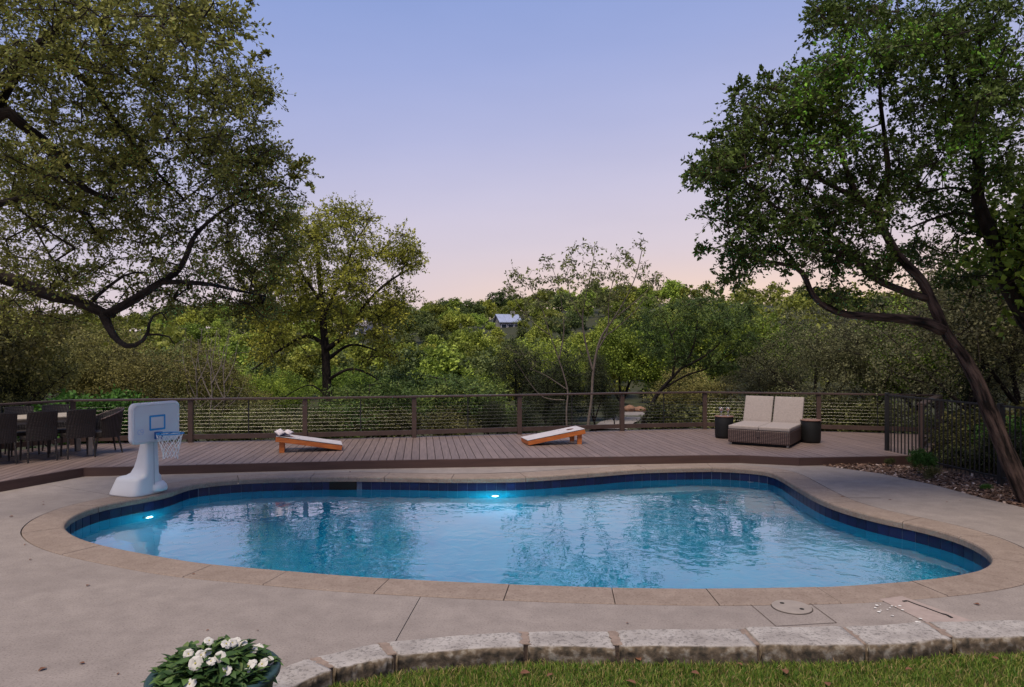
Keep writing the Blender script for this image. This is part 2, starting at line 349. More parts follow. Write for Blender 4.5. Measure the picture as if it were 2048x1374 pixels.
# basin: walls, cove, floor
prof = [(.03, -.075), (.03, -.95), (-.04, -1.15), (-.2, -1.27), (-.42, -1.3)]
vs = []; sub = rim[::4]; sn = nor[::4]; ns = len(sub)
for d, z in prof: vs += [(p[0] + n[0] * d, p[1] + n[1] * d, z) for p, n in zip(sub, sn)]
fs = [(i * ns + k, i * ns + (k + 1) % ns, (i + 1) * ns + (k + 1) % ns, (i + 1) * ns + k) for i in range(len(prof) - 1) for k in range(ns)]
bm = bmesh.new(); bv = [bm.verts.new(v) for v in vs]
for f in fs: bm.faces.new([bv[i] for i in f])
ff = bm.faces.new(bv[-ns:]); bmesh.ops.triangulate(bm, faces=[ff])
bmesh.ops.recalc_face_normals(bm, faces=bm.faces[:]); bmesh.ops.reverse_faces(bm, faces=bm.faces[:])
me = bpy.data.meshes.new('pool_basin'); bm.to_mesh(me); bm.free()
for p in me.polygons: p.use_smooth = True
basin = struct('pool_basin', me, M_plaster, 'kidney-curved pool basin of pale blue plaster under the water', 'pool')
# grout band behind the tiles
vs = [(p[0] + n[0] * .026, p[1] + n[1] * .026, z) for z in (-.078, -.245) for p, n in zip(rim[::2], nor[::2])]; h = len(vs) // 2
link('grout_band', mesh_np('grout_band', vs, [(k, h + k, h + (k + 1) % h, (k + 1) % h) for k in range(h)]), M_grout, basin)
s_sk = rim_s(686, 954); SKW = .44
nt_ = int(PER / .157); pit = PER / nt_
tm = MB().box(-pit / 2 + .003, pit / 2 - .003, -.004, .004, -.08, .08, bev=.0015).mesh('tile')
tm.materials.append(M_tile)
for k in range(nt_):
    s = (k + .5) * pit
    if abs((s - s_sk + PER / 2) % PER - PER / 2) < SKW / 2 + .02: continue
    p = rim_at(s, .02, -.1655); q = rim_at(s + .02, .02); a = math.atan2(q.y - p.y, q.x - p.x)
    link('tile', tm, None, basin, p, a)
# skimmer mouth in the tile band
p = rim_at(s_sk, .018, 0); q = rim_at(s_sk + .02, .018); a = math.atan2(q.y - p.y, q.x - p.x)
sk = MB().box(-SKW / 2, SKW / 2, -.006, .02, -.245, -.08).build('skimmer_mouth', M_dark, basin, loc=p, rz=a); sk['label'] = 'dark skimmer opening in the blue tile band'
MB().box(-.06, .19, -.012, -.004, -.20, -.115, bev=.002).build('skimmer_flap', mat('grey_green_flap', (.05, .08, .07), .5), sk)
# returns fitting seen near the far right wall
s_rt = rim_s(1500, 938)
p = rim_at(s_rt, -.0, -.27); MB().lathe([(0, -.03), (.05, -.02), (.055, 0), (.03, .02), (0, .024)], 16).build('return_fitting', M_white, basin, True, loc=p)
# underwater lamps
M_lens = bpy.data.materials.new('lamp_lens'); M_lens.use_nodes = True
b = M_lens.node_tree.nodes['Principled BSDF']; b.inputs['Emission Color'].default_value = (.62, .93, 1, 1); b.inputs['Emission Strength'].default_value = 14; b.inputs['Base Color'].default_value = (.8, .9, .9, 1)
LAMP_W = (15, 8)
for k, (lx, ly) in enumerate(((990, 956), (296, 993))):
    LR = (.062, .05)[k]; s = rim_s(lx, ly); p = rim_at(s, .022, -.64); q = rim_at(s + .02, .022); a = math.atan2(q.y - p.y, q.x - p.x)
    pl = link('pool_light', MB().lathe([(.0, 0), (LR * 1.3, 0), (LR * 1.25, .02), (LR * 1.05, .028)], 24).mesh('lampring'), M_white, basin)
    pl.location = p; pl.rotation_euler = (R(90), 0, a + math.pi)
    ln = link('lens', MB().lathe([(LR, .012), (LR * .85, .03), (0, .038)], 24).mesh('lens', True), M_lens, pl)
    ll = bpy.data.lights.new('pool_lamp', 'POINT'); ll.energy = LAMP_W[k]; ll.color = (.25, .92, 1.0); ll.shadow_soft_size = 0
    lo = bpy.data.objects.new('pool_lamp', ll); C.objects.link(lo); lo.parent = basin
    i = int(s / ds) % NR; lo.location = (p.x - nor[i][0] * .38, p.y - nor[i][1] * .38, -.66)
# water
me = sheet([(p[0] + n[0] * .027, p[1] + n[1] * .027) for p, n in zip(rim[::3], nor[::3])], -.205)
mw = bpy.data.materials.new('pool_water'); mw.use_nodes = True; t = mw.node_tree; b = t.nodes['Principled BSDF']
b.inputs['Base Color'].default_value = (.50, .86, 1, 1); b.inputs['Transmission Weight'].default_value = 1; b.inputs['IOR'].default_value = 1.4; b.inputs['Coat Weight'].default_value = .8; b.inputs['Coat IOR'].default_value = 1.45; b.inputs['Coat Roughness'].default_value = 0; b.inputs['Roughness'].default_value = 0.0
tc = nd(t, 'ShaderNodeTexCoord'); mp = nd(t, 'ShaderNodeMapping'); mp.inputs['Scale'].default_value = (1, 1.0, 1); t.links.new(tc.outputs['Object'], mp.inputs[0])
n1 = nd(t, 'ShaderNodeTexNoise'); n1.inputs['Scale'].default_value = 5.0; n1.inputs['Detail'].default_value = 2.2; n1.inputs['Roughness'].default_value = .5; n1.inputs['Distortion'].default_value = .5
n2 = nd(t, 'ShaderNodeTexNoise'); n2.inputs['Scale'].default_value = .55; n2.inputs['Detail'].default_value = 2
n3 = nd(t, 'ShaderNodeTexNoise'); n3.inputs['Scale'].default_value = .8; n3.inputs['Detail'].default_value = 0
for n in (n1, n2, n3): t.links.new(mp.outputs[0], n.inputs['Vector'])
r2 = ramp(t, [(.40, (.22, .22, .22)), (.62, (1, 1, 1))]); t.links.new(n2.outputs['Fac'], r2.inputs[0])     # calm and ruffled patches
mu = nd(t, 'ShaderNodeMath', operation='MULTIPLY'); t.links.new(n1.outputs['Fac'], mu.inputs[0]); t.links.new(r2.outputs[0], mu.inputs[1])
ad = nd(t, 'ShaderNodeMath', operation='MULTIPLY_ADD'); ad.inputs[1].default_value = 1.6; t.links.new(n3.outputs['Fac'], ad.inputs[0]); t.links.new(mu.outputs[0], ad.inputs[2])
bp = nd(t, 'ShaderNodeBump'); bp.inputs['Strength'].default_value = .55; bp.inputs['Distance'].default_value = .0145
t.links.new(ad.outputs[0], bp.inputs['Height']); t.links.new(bp.outputs[0], b.inputs['Normal']); t.links.new(bp.outputs[0], b.inputs['Coat Normal'])
water = struct('water', me, mw, 'rippled blue pool water mirroring sky and trees', 'water')

# coping stones, each its own piece
cop = thing('pool_coping', 'tan stone coping running all round the pool edge', 'coping')
jpx = [(205, 1089), (432, 1126), (579, 1141), (782, 1157), (1016, 1167), (1223, 1173.6), (1413, 1176), (1632, 1172), (1815, 1161), (1950, 1142), (1985, 1116), (1920, 1074), (1809, 1044)]
js = [rim_s(x, y) for x, y in jpx]
base = js[0]; rel = sorted((s - base) % PER for s in js); last = rel[-1]; nrem = max(2, round((PER - last) / 1.12))
rel += [last + (PER - last) * (k + 1) / nrem + random.uniform(-.05, .05) for k in range(nrem - 1)]; rel.append(PER)
cprof = [(0, -.078), (0, -.02), (.008, -.004), (.028, .004), (CW - .008, .004), (CW, -.003), (CW, -.078)]
for a_, b_ in zip(rel[:-1], rel[1:]):
    n = max(3, int((b_ - a_) / .08)); dz = random.uniform(-.0015, .0015); mb = MB()
    ss = np.linspace(base + a_ + .004, base + b_ - .004, n)
    vs = [rim_at(s, d, z + dz) for s in ss for d, z in cprof]; k = len(cprof)
    fs = [(i * k + j, i * k + (j + 1) % k, (i + 1) * k + (j + 1) % k, (i + 1) * k + j) for i in range(n - 1) for j in range(k)] + [tuple(range(k)), tuple(range((n - 1) * k, n * k))]
    mb.add(vs, fs).build('stone', M_cope, cop)
# bed under the coping and the slabs, only seen in the joints
vs = [(p[0] + n[0] * d, p[1] + n[1] * d, -.03) for d in (.035, CW + .06) for p, n in zip(sub, sn)]
struct('coping_bed', mesh_np('coping_bed', vs, [(k, (k + 1) % ns, ns + (k + 1) % ns, ns + k) for k in range(ns)]), M_gap)

# ------------------------------------------------------------------ concrete patio slabs
edge = [(-3.1, 1.0), (-3.05, 2.4), (-2.75, 3.25), (-2.25, 3.8), (-1.60, 4.295), (-1.305, 4.59), (-.896, 4.84), (-.4, 4.95), (.083, 5.03), (.73, 5.05), (1.675, 5.086), (2.418, 5.114), (3.088, 5.208), (3.83, 5.237), (5.5, 5.3), (7.4, 5.3)]
right = [(7.15, 7.5), (6.67, 9.12), (6.53, 9.72), (6.44, 10.7), (6.15, 11.7), (5.6, 12.42), (5.35, 12.9)]
far = [(4.16, 13.1), (3.44, 13.1), (-2.81, 12.5), (-6.9, 11.8), (-7.3, 11.4), (-7.75, 10.1), (-8.3, 8.5), (-8.9, 7.3), (-13, 7.0), (-13, 1.0)]
outer = edge + right + far
ov = np.array(outer, float); ovc = np.vstack([ov, ov[:1]]); OL = np.r_[0, np.cumsum(np.linalg.norm(np.diff(ovc, axis=0), axis=1))]
def o_at(s):
    s %= OL[-1]; return (float(np.interp(s, OL, ovc[:, 0])), float(np.interp(s, OL, ovc[:, 1])))
def o_s(x, y):
    t = np.linspace(0, OL[-1], 6000); q = np.array([o_at(a) for a in t]); return float(t[np.argmin((q[:, 0] - x) ** 2 + (q[:, 1] - y) ** 2)])
def in_s(x, y): return float(np.argmin((rim[:, 0] - x) ** 2 + (rim[:, 1] - y) ** 2)) * ds
cuts = [((-.76, 5.77), (-.83, 4.9)), ((4.3, 9.75), (6.53, 9.72)), ((-5.6, 9.9), (-7.42, 10.9))]
cs = [(in_s(*a), o_s(*b)) for a, b in cuts]
patio = thing('concrete_patio', 'weathered grey-brown concrete paving surrounding the pool', 'paving', kind='structure')
for k in range(3):
    (ia, oa), (ib, ob) = cs[k], cs[(k + 1) % 3]
    il = (ib - ia) % PER; ol = (ob - oa) % OL[-1]; g = .0035
    inn = [rim_at(ia + t, CW + .013) for t in np.linspace(g, il - g, max(4, int(il / .1)))]
    ts = [oa + g] + sorted(oa + ((x - oa) % OL[-1]) for x in OL[:-1] if g < (x - oa) % OL[-1] < ol - g) + [oa + ol - g]
    poly = [(p.x, p.y) for p in inn] + [o_at(t) for t in reversed(ts)]
    bm = bmesh.new(); top = [bm.verts.new((x, y, 0)) for x, y in poly]; bot = [bm.verts.new((x, y, -.1)) for x, y in poly]
    n = len(poly); f = bm.faces.new(top)
    for i in range(n): bm.faces.new((top[i], bot[i], bot[(i + 1) % n], top[(i + 1) % n]))
    bmesh.ops.triangulate(bm, faces=[f]); bmesh.ops.recalc_face_normals(bm, faces=bm.faces[:])
    me = bpy.data.meshes.new('slab'); bm.to_mesh(me); bm.free(); link('slab', me, M_conc, patio)
def strip(a, b, w, z):
    a = Vector(a); b = Vector(b); t = (b - a).normalized(); n = Vector((-t.y, t.x)) * w / 2
    return [a - n, b - n, b + n, a + n]
jb = MB()                                                        # dark bottoms of the slab joints
for (a, b) in cuts: jb.prism(strip(Vector(a), Vector(b), .1, 0), -.05, -.03)
jb.build('joint_filler', mat('joint_earth', (.07, .055, .045), .95), patio)
M_crk = mat('joint_dirt', (.10, .075, .062), .95, var=.4, scale=20)
# old hairline cracks beside the deck and across the slabs
for pts, w_ in (([(612, 951), (660, 947), (722, 944), (760, 945), (830, 946.5), (900, 948), (960, 947.5), (1050, 944.5), (1120, 939), (1180, 935)], .02), ([(1685, 995), (1760, 996)], .01), ([(1462, 931), (1380, 930), (1300, 932)], .016)):
    mb = MB(); pp = [G(x + random.uniform(-3, 3), y + random.uniform(-.3, .3)) for x, y in pts]
    for a, b in zip(pp[:-1], pp[1:]): mb.add([(q.x, q.y, .0035) for q in strip(a.xy, b.xy, w_ * random.uniform(.5, 1.2), 0)], [(0, 1, 2, 3)])
    mb.build('hairline_crack', M_crk, patio)
# square pour with the skimmer lid
sq = [G(x, y) for x, y in ((1497, 1206), (1617, 1205), (1673, 1246), (1552, 1253))]
for a, b in zip(sq, sq[1:] + sq[:1]):
    link('panel_joint', mesh_np('j', [(p.x, p.y, .0035) for p in strip(a.xy, b.xy, .006, 0)], [(0, 1, 2, 3)]), M_crk, patio)
lid = thing('skimmer_lid', 'round cream skimmer lid with two finger holes set in the paving', 'lid', G(1583.5, 1215))
MB().lathe([(.157, .001), (.157, .0035), (0, .0035)], 36).build('lid_ring', M_gap, lid)
MB().lathe([(.15, .001), (.15, .008), (.143, .010), (0, .010)], 36).build('lid_plate', M_lid, lid)
for dx, dy in ((-.05, .07), (.055, -.06)): MB().lathe([(.018, .0105), (.018, .012), (0, .012)], 12, (dx, dy, 0)).build('finger_hole', M_dark, lid)
# pink repair with its crack
pa = [G(x, y) for x, y in ((1758, 1199), (1804, 1193), (1955, 1246), (1860, 1249))]
pt = link('repair_patch', sheet([(p.x, p.y) for p in pa], .004), M_patch, patio); pt['label'] = 'pinkish mortar repair crossed by a dark crack'
ck = [G(x, y) for x, y in ((1806, 1204), (1815, 1203), (1830, 1209), (1850, 1216), (1868, 1223), (1885, 1229), (1893, 1231), (1904, 1237))]
mb = MB()
for i in range(len(ck) - 1): mb.prism(strip(ck[i].xy, ck[i + 1].xy, .02 if i in (0, 5, 6) else .011, 0), .004, .008)
mb.build('crack', M_dark, pt)
for k in range(17):                                              # dried paint flecks
    x, y = random.choice([(1765, 1215), (1790, 1218), (1795, 1236), (1780, 1246), (1835, 1244), (1760, 1222)]); g = G(x + random.uniform(-14, 22), y + random.uniform(-5, 5))
    r = random.uniform(.005, .017); n = 7
    link('paint_fleck', mesh_np('fleck', [(g.x + r * random.uniform(.6, 1.1) * math.cos(q * 2 * math.pi / n), g.y + r * random.uniform(.6, 1.1) * math.sin(q * 2 * math.pi / n), .0078 if k % 2 else .0092) for q in range(n)], [tuple(range(n))]), M_fleck, patio)

# ------------------------------------------------------------------ limestone edging and lawn
edg = thing('stone_edging', 'row of sawn limestone blocks edging the paving above the lawn', 'edging')
bk = [G(x, y) for x, y in ((502, 1363.5), (626, 1319), (765, 1289), (1047, 1267), (1226, 1265), (1485, 1261), (1686, 1258), (1854, 1248), (2060, 1245))]
fr = [G(x, y) for x, y in ((592, 1374), (668, 1342), (792, 1316), (1052, 1296), (1235, 1298), (1519, 1297), (1734, 1296), (1908, 1281), (2100, 1278))]
bk = [Vector((-3.05, 2.5, 0)), Vector((-2.5, 3.6, 0))] + bk + [Vector((5.3, 5.3, 0)), Vector((7.3, 5.32, 0))]
fr = [Vector((-2.75, 2.5, 0)), Vector((-2.25, 3.42, 0))] + fr + [Vector((5.3, 5.0, 0)), Vector((7.3, 5.0, 0))]
fr[2] = Vector((-1.42, 4.07, 0))
for i in range(len(bk) - 1):
    a0, a1, b0, b1 = bk[i], bk[i + 1], fr[i], fr[i + 1]
    t = (a1 - a0).normalized(); g = .016
    a0, a1, b0, b1 = a0 + t * g, a1 - t * g, b0 + t * g, b1 - t * g
    nx, ny = 22, 7; top = .012 + random.uniform(0, .012); bm = bmesh.new(); grid = []
    for j in range(ny + 5):
        row = []
        for k in range(nx + 1):
            u = k / nx; f = min(1, j / ny); p = (a0.lerp(a1, u)).lerp(b0.lerp(b1, u), f)
            if i and i < len(bk) - 2: pass
            z = top + .003 * math.sin(7 * u + i) + random.uniform(-.0015, .0015)
            e = min(u, 1 - u) * nx
            if e < 1: z -= .005
            dn = (b0 - a0).normalized()
            if j == ny: z -= .003; p = p + dn * random.uniform(-.008, .004)
            if j > ny:
                z = top - .012 - (j - ny) * .044; p = p + dn * (random.uniform(-.022, .014) - .004 * (j - ny))
            row.append(bm.verts.new((p.x, p.y, z)))
        grid.append(row)
    for j in range(len(grid) - 1):
        for k in range(nx): bm.faces.new((grid[j][k], grid[j + 1][k], grid[j + 1][k + 1], grid[j][k + 1]))
    for side in (0, nx):                                            # end walls
        col = [g_[side] for g_ in grid]; low = [bm.verts.new((v.co.x, v.co.y, top - .23)) for v in col]
        for j in range(len(col) - 1):
            if side: bm.faces.new((col[j], col[j + 1], low[j + 1], low[j]))
            else: bm.faces.new((col[j + 1], col[j], low[j], low[j + 1]))
    me = bpy.data.meshes.new('block'); bm.to_mesh(me); bm.free()
    for p_ in me.polygons: p_.use_smooth = True
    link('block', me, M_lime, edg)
    if i:                                                           # mortar in the joint before this block
        A = bk[i] - t * .034; B = bk[i] + t * .034; Cc = fr[i] + t * .030; Dd = fr[i] - t * .034
        vs = []
        nn = 8
        for k in range(nn + 1):
            f = k / nn; l = A.lerp(Dd, f); r_ = B.lerp(Cc, f); w = random.uniform(-.012, .012)
            vs += [(l.x + w, l.y, .012 + random.uniform(-.003, .004)), (r_.x + w, r_.y, .013 + random.uniform(-.003, .004))]
        dn_ = (fr[i] - bk[i]).normalized(); vs[-2:] = [(Dd.x - dn_.x * .05, Dd.y - dn_.y * .05, .0), (Cc.x - dn_.x * .045, Cc.y - dn_.y * .045, .0)]; vs += [(Dd.x - dn_.x * .045, Dd.y - dn_.y * .045, -.2), (Cc.x - dn_.x * .05, Cc.y - dn_.y * .05, -.2)]
        link('mortar', mesh_np('mortar', vs, [(2 * k, 2 * k + 2, 2 * k + 3, 2 * k + 1) for k in range(nn + 1)]), M_mortar, edg)
lawn_poly = [(p.x, p.y) for p in fr] ; lawn_poly = [(a, b + .08) for a, b in lawn_poly] + [(9, 4.9), (9, -6), (-9, -6), (-9, 1.2), (-2.95, 1.2)]
LZ = -.115
struct('lawn', sheet(lawn_poly, LZ), M_lawn, 'lawn below the limestone edging', 'lawn')
def blades(name, X, Y, z, h, w, lean, stops, label):
    n = len(X); a = rng.uniform(0, 2 * np.pi, n); b = rng.uniform(0, 2 * np.pi, n); hh = h * rng.uniform(.45, 1.15, n); ww = w * rng.uniform(.6, 1.3, n); ln = lean * rng.uniform(.1, 1.2, n)
    B = np.stack([X, Y, np.full(n, z)], 1); side = np.stack([np.cos(a), np.sin(a), 0 * a], 1) * ww[:, None]
    lean_v = np.stack([np.cos(b), np.sin(b), 0 * b], 1)
    mid = B + lean_v * (ln * .35 * hh)[:, None]; mid[:, 2] += hh * .55
    tip = B + lean_v * (ln * hh)[:, None]; tip[:, 2] += hh * (1 - .25 * ln)
    V = np.stack([B - side, B + side, mid + side * .8, mid - side * .8, tip], 1).reshape(-1, 3)
    i = np.arange(n)[:, None] * 5
    T = np.concatenate([i + [[0, 1, 2]], i + [[0, 2, 3]], i + [[3, 2, 4]]])
    r = np.repeat(rng.random(n), 5)
    o = link(name, mesh_np(name, V, T, r), leaf_mat(name + '_blades', stops, .3, 0)); o['kind'] = 'stuff'; o['label'] = label; o['category'] = 'grass'; return o
fx = np.array([p.x for p in fr]); fy = np.array([p.y for p in fr])
def lawn_pts(n, x0, x1, y0):
    X = rng.uniform(x0, x1, n); top = np.interp(X, fx, fy) - .012; Y = top - rng.random(n) * (top - y0); k = (top > y0) ; return X[k], Y[k]
X1, Y1 = lawn_pts(62000, -1.6, 4.2, 3.85); X2, Y2 = lawn_pts(14000, -2.4, 4.6, 2.6)
blades('grass', np.r_[X1, X2], np.r_[Y1, Y2], LZ, .055, .0032, .8, [(0, (.045, .11, .014)), (.35, (.10, .18, .022)), (.7, (.19, .24, .04)), (.88, (.30, .25, .09)), (1, (.40, .28, .15))], 'short green lawn grass with straw-coloured blades')

# ------------------------------------------------------------------ timber deck
DZ = .145
dpoly = [(-9.3, 6.2), (-8.35, 7.9), (-7.44, 10.17), (-7.0, 11.42), (-2.81, 12.14), (3.44, 12.80), (4.16, 12.82), (5.12, 12.51), (6.74, 12.68), (7.38, 12.78), (7.78, 13.1), (9.88, 15.98), (7.27, 16.74), (4.72, 17.29), (2.63, 16.89), (.17, 16.19), (-2.16, 15.59), (-4.42, 15.09), (-6.7, 14.74), (-8.98, 14.34), (-10.3, 12.05), (-12.2, 8.9), (-12.2, 6.2)]
deck = thing('wood_deck', 'raised brown plank deck behind the pool', 'deck', kind='structure')
bd = Vector((-.1285, .9917)); be = Vector((.9917, .1285)); PW = .1425
def cross(s):
    ts = []
    n = len(dpoly)
    for i in range(n):
        a = Vector(dpoly[i]); b = Vector(dpoly[(i + 1) % n]); sa, sb = a.dot(be), b.dot(be)
        if (sa - s) * (sb - s) < 0: q = a.lerp(b, (s - sa) / (sb - sa)); ts.append(q.dot(bd))
    return sorted(ts)
s0 = min(Vector(p).dot(be) for p in dpoly); s1 = max(Vector(p).dot(be) for p in dpoly); s = s0 + .01
while s + PW < s1:
    a, b = cross(s + .005), cross(s + PW - .006)
    if len(a) >= 2 and len(b) >= 2:
        for k in range(0, min(len(a), len(b)) - 1, 2):
            e0, e1 = s + .005, s + PW - .006
            q = [be * e0 + bd * a[k], be * e1 + bd * b[k], be * e1 + bd * b[k + 1], be * e0 + bd * a[k + 1]]
            dz = random.uniform(-.0012, .0012)
            o = MB().prism([((v - q[0]).dot(be), (v - q[0]).dot(bd)) for v in q], -.025, 0).build('plank', M_board, deck, loc=(q[0].x, q[0].y, DZ + dz), rz=math.atan2(be.y, be.x))
    s += PW
# near-black sheet standing in for the shade under the boards
link('underdeck_shade', sheet([(x * .995, y) for x, y in dpoly], DZ - .06), M_dark, deck)
fpts = [Vector(p) for p in dpoly[1:11]]
for a, b in zip(fpts[:-1], fpts[1:]):
    t = (b - a).normalized(); n = Vector((t.y, -t.x))
    q = [a + n * .004, b + n * .004 + t * .004, b + n * .034 + t * .01, a + n * .034 - t * .0]
    MB().prism([tuple(v) for v in q], -.12, DZ - .004).build('fascia', M_fascia, deck)
for a, b in zip(dpoly[11:20], dpoly[12:21]):
    a, b = Vector(a), Vector(b); MB().prism([tuple(v) for v in strip(a, b, .03, 0)], -.35, DZ - .005).build('fascia', M_fascia, deck)

# ------------------------------------------------------------------ cable railing
rail = thing('cable_railing', 'brown timber railing with steel cables along the back of the deck', 'railing')
posts = [(-12.1, 8.8), (-10.2, 12.0), (-8.92, 14.22), (-6.70, 14.6), (-4.42, 14.95), (-2.16, 15.45), (.17, 16.05), (2.63, 16.75), (4.72, 17.15), (7.27, 16.60), (9.72, 15.93), (7.72, 13.2)]
RH = .92
for i, (x, y) in enumerate(posts):
    j = min(max(i, 1), len(posts) - 2); d = Vector(posts[j + 1]) - Vector(posts[j - 1])
    if i == len(posts) - 1: d = Vector(posts[-1]) - Vector(posts[-2])
    MB().box(-.048, .048, -.048, .048, -.5, RH - .042, bev=.004).build('post', M_railp, rail, loc=(x, y, DZ), rz=math.atan2(d.y, d.x))
for i in range(len(posts) - 1):
    a, b = Vector(posts[i]), Vector(posts[i + 1]); t = (b - a).normalized(); L = (b - a).length; ang = math.atan2(t.y, t.x); mid = (a + b) / 2
    MB().box(-L / 2 - .03, L / 2 + .03, -.07, .07, RH - .04 + .0012 * (i % 2), RH + .0012 * (i % 2), bev=.006).build('cap_rail', M_railp, rail, loc=(mid.x, mid.y, DZ), rz=ang)
    MB().box(-L / 2 + .05, L / 2 - .05, -.02, .02, .065, .165, bev=.003).build('bottom_rail', M_railp, rail, loc=(mid.x, mid.y, DZ), rz=ang)
    MB().box(-.011, .011, -.011, .011, .166, RH - .042).build('mid_picket', M_blackm, rail, loc=(mid.x, mid.y, DZ), rz=ang)
    for k in range(9):
        z = .235 + k * .0745
        pts = [(-L / 2 + .048 + (L - .096) * q / 6, 0, z - .004 * math.sin(math.pi * q / 6)) for q in range(7)]
        MB().tube(pts, .0018, 5).build('cable', M_steel, rail, loc=(mid.x, mid.y, DZ), rz=ang)

# ------------------------------------------------------------------ black pool fence
fen = thing('pool_fence', 'black metal picket fence running from the deck past the leaning tree', 'fence')
FA = Vector((7.18, 13.4)); FB = Vector((7.98, 5.2)); ft = (FB - FA).normalized(); FL = (FB - FA).length; fang = math.atan2(ft.y, ft.x)
def fz(d): return 0.02 - .05 * min(1, d / 3)
for d in (0, 2.74, 5.4, 8.1):
    p = FA + ft * d; MB().box(-.032, .032, -.032, .032, -.25, 1.235, bev=.003).build('post', M_blackm, fen, loc=(p.x, p.y, 0), rz=fang)
    MB().box(-.036, .036, -.036, .036, 1.236, 1.246, bev=.003).build('post_cap', M_blackm, fen, loc=(p.x, p.y, 0), rz=fang)
for nm, z, hh in (('top_rail', 1.19, .03), ('bottom_rail', .10, .03)):
    for d0, d1 in ((.034, 2.706), (2.774, 5.366), (5.434, 8.066)):
        p = FA + ft * (d0 + d1) / 2; MB().box(-(d1 - d0) / 2, (d1 - d0) / 2, -.014, .014, z, z + hh, bev=.002).build(nm, M_blackm, fen, loc=(p.x, p.y, 0), rz=fang)
pk = MB().box(-.008, .008, -.008, .008, .05, 1.19).mesh('picket'); pk.materials.append(M_blackm)
d = .12
while d < 8.05:
    if min(abs(d - q) for q in (0, 2.74, 5.4, 8.1)) > .06:
        p = FA + ft * d; link('picket', pk, None, fen, (p.x, p.y, 0), fang)
    d += .1
# ------------------------------------------------------------------ poolside basketball hoop
def loft(secs, n=20, k=3.2):
    """rounded-rectangle sections (z, half width, y front, y back), superellipse outline"""
    mb = MB(); vs = []
    for sec in secs:
        z, hx, y0, y1 = sec[:4]; cx = sec[4] if len(sec) > 4 else 0
        for q in range(n):
            a = 2 * math.pi * q / n; c, s_ = math.cos(a), math.sin(a)
            vs.append((cx + hx * math.copysign(abs(c) ** (2 / k), c), (y0 + y1) / 2 + (y1 - y0) / 2 * math.copysign(abs(s_) ** (2 / k), s_), z))
    fs = [(i * n + q, i * n + (q + 1) % n, (i + 1) * n + (q + 1) % n, (i + 1) * n + q) for i in range(len(secs) - 1) for q in range(n)]
    fs += [tuple(range(n - 1, -1, -1)), tuple(range((len(secs) - 1) * n, len(secs) * n))]
    return mb.add(vs, fs)
def rrect(hx, hz, r, n=6):
    out = []
    for cx, cz, a0 in ((hx - r, hz - r, 0), (-hx + r, hz - r, 90), (-hx + r, -hz + r, 180), (hx - r, -hz + r, 270)):
        for k in range(n + 1):
            a = R(a0 + 90 * k / n); out.append((cx + r * math.cos(a), cz + r * math.sin(a)))
    return out
hoop = thing('pool_basketball_hoop', 'white plastic poolside basketball hoop with blue rim and white net', 'basketball hoop', (-5.10, 9.97, .0055), R(68))
st = loft([(0, .265, .0, .56, -.05), (.01, .27, -.008, .57, -.05), (.03, .27, -.008, .57, -.05), (.12, .25, -.004, .535, -.045), (.20, .232, .0, .505, -.04), (.238, .222, .0, .487, -.038), (.252, .20, .0, .46, -.03), (.262, .165, .0, .40, -.02), (.30, .132, .0, .335, -.01), (.38, .118, .003, .29), (.5, .11, .008, .24), (.7, .102, .014, .18), (.9, .097, .02, .13), (1.03, .09, .025, .11)], 36, 4.6)
stand = st.build('stand', M_white, hoop, True)
MB().tube([(-.0, -.0115 + .018 * z, z) for z in (.03, .3, .6, .88)], .0035, 5).build('mould_seam', mat('seam_shadow', (.25, .27, .33), .6), stand)
loft([(-.0, .12, -.085, .05), (.03, .125, -.1, .05), (.08, .12, -.085, .05), (.13, .09, -.045, .05), (.15, .05, -.0, .05)], 20, 2.4).build('wheel_housing', M_white, stand, True, loc=(.095, .03, .03))
BW, BH, BZ = .405, .285, 1.025
def slab_rr(hx, hz, r, y0, y1, lip=.014):
    mb = MB(); o1 = rrect(hx, hz, r); o2 = rrect(hx - lip, hz - lip, r * .85); n = len(o1)
    vs = [(x, y1, z) for x, z in o2] + [(x, y1 - lip, z) for x, z in o1] + [(x, y0 + lip, z) for x, z in o1] + [(x, y0, z) for x, z in o2]
    fs = [(i * n + k, i * n + (k + 1) % n, (i + 1) * n + (k + 1) % n, (i + 1) * n + k) for i in range(3) for k in range(n)] + [tuple(range(n)), tuple(range(3 * n, 4 * n))]
    return mb.add(vs, fs)
bbd = slab_rr(BW, BH, .085, -.035, .045).build('backboard', M_white, hoop, loc=(0, -.02, BZ))
# raised rim of the board
o1, o2 = rrect(BW - .016, BH - .016, .075), rrect(BW - .045, BH - .045, .06); n = len(o1)
MB().add([(x, -.036, z) for x, z in o1] + [(x, -.043, z) for x, z in rrect(BW - .024, BH - .024, .07)] + [(x, -.043, z) for x, z in rrect(BW - .038, BH - .038, .064)] + [(x, -.0355, z) for x, z in o2],
         [(i * n + k, i * n + (k + 1) % n, (i + 1) * n + (k + 1) % n, (i + 1) * n + k) for i in range(3) for k in range(n)]).build('board_rim', M_white, bbd, True)
o1, o2 = rrect(.135, .108, .015, 3), rrect(.108, .081, .006, 3); n = len(o1)
MB().add([(x + .01, -.0385, z - .005) for x, z in o1] + [(x + .01, -.0385, z - .005) for x, z in o2], [(k, (k + 1) % n, n + (k + 1) % n, n + k) for k in range(n)]).build('target_square', M_blue, bbd)
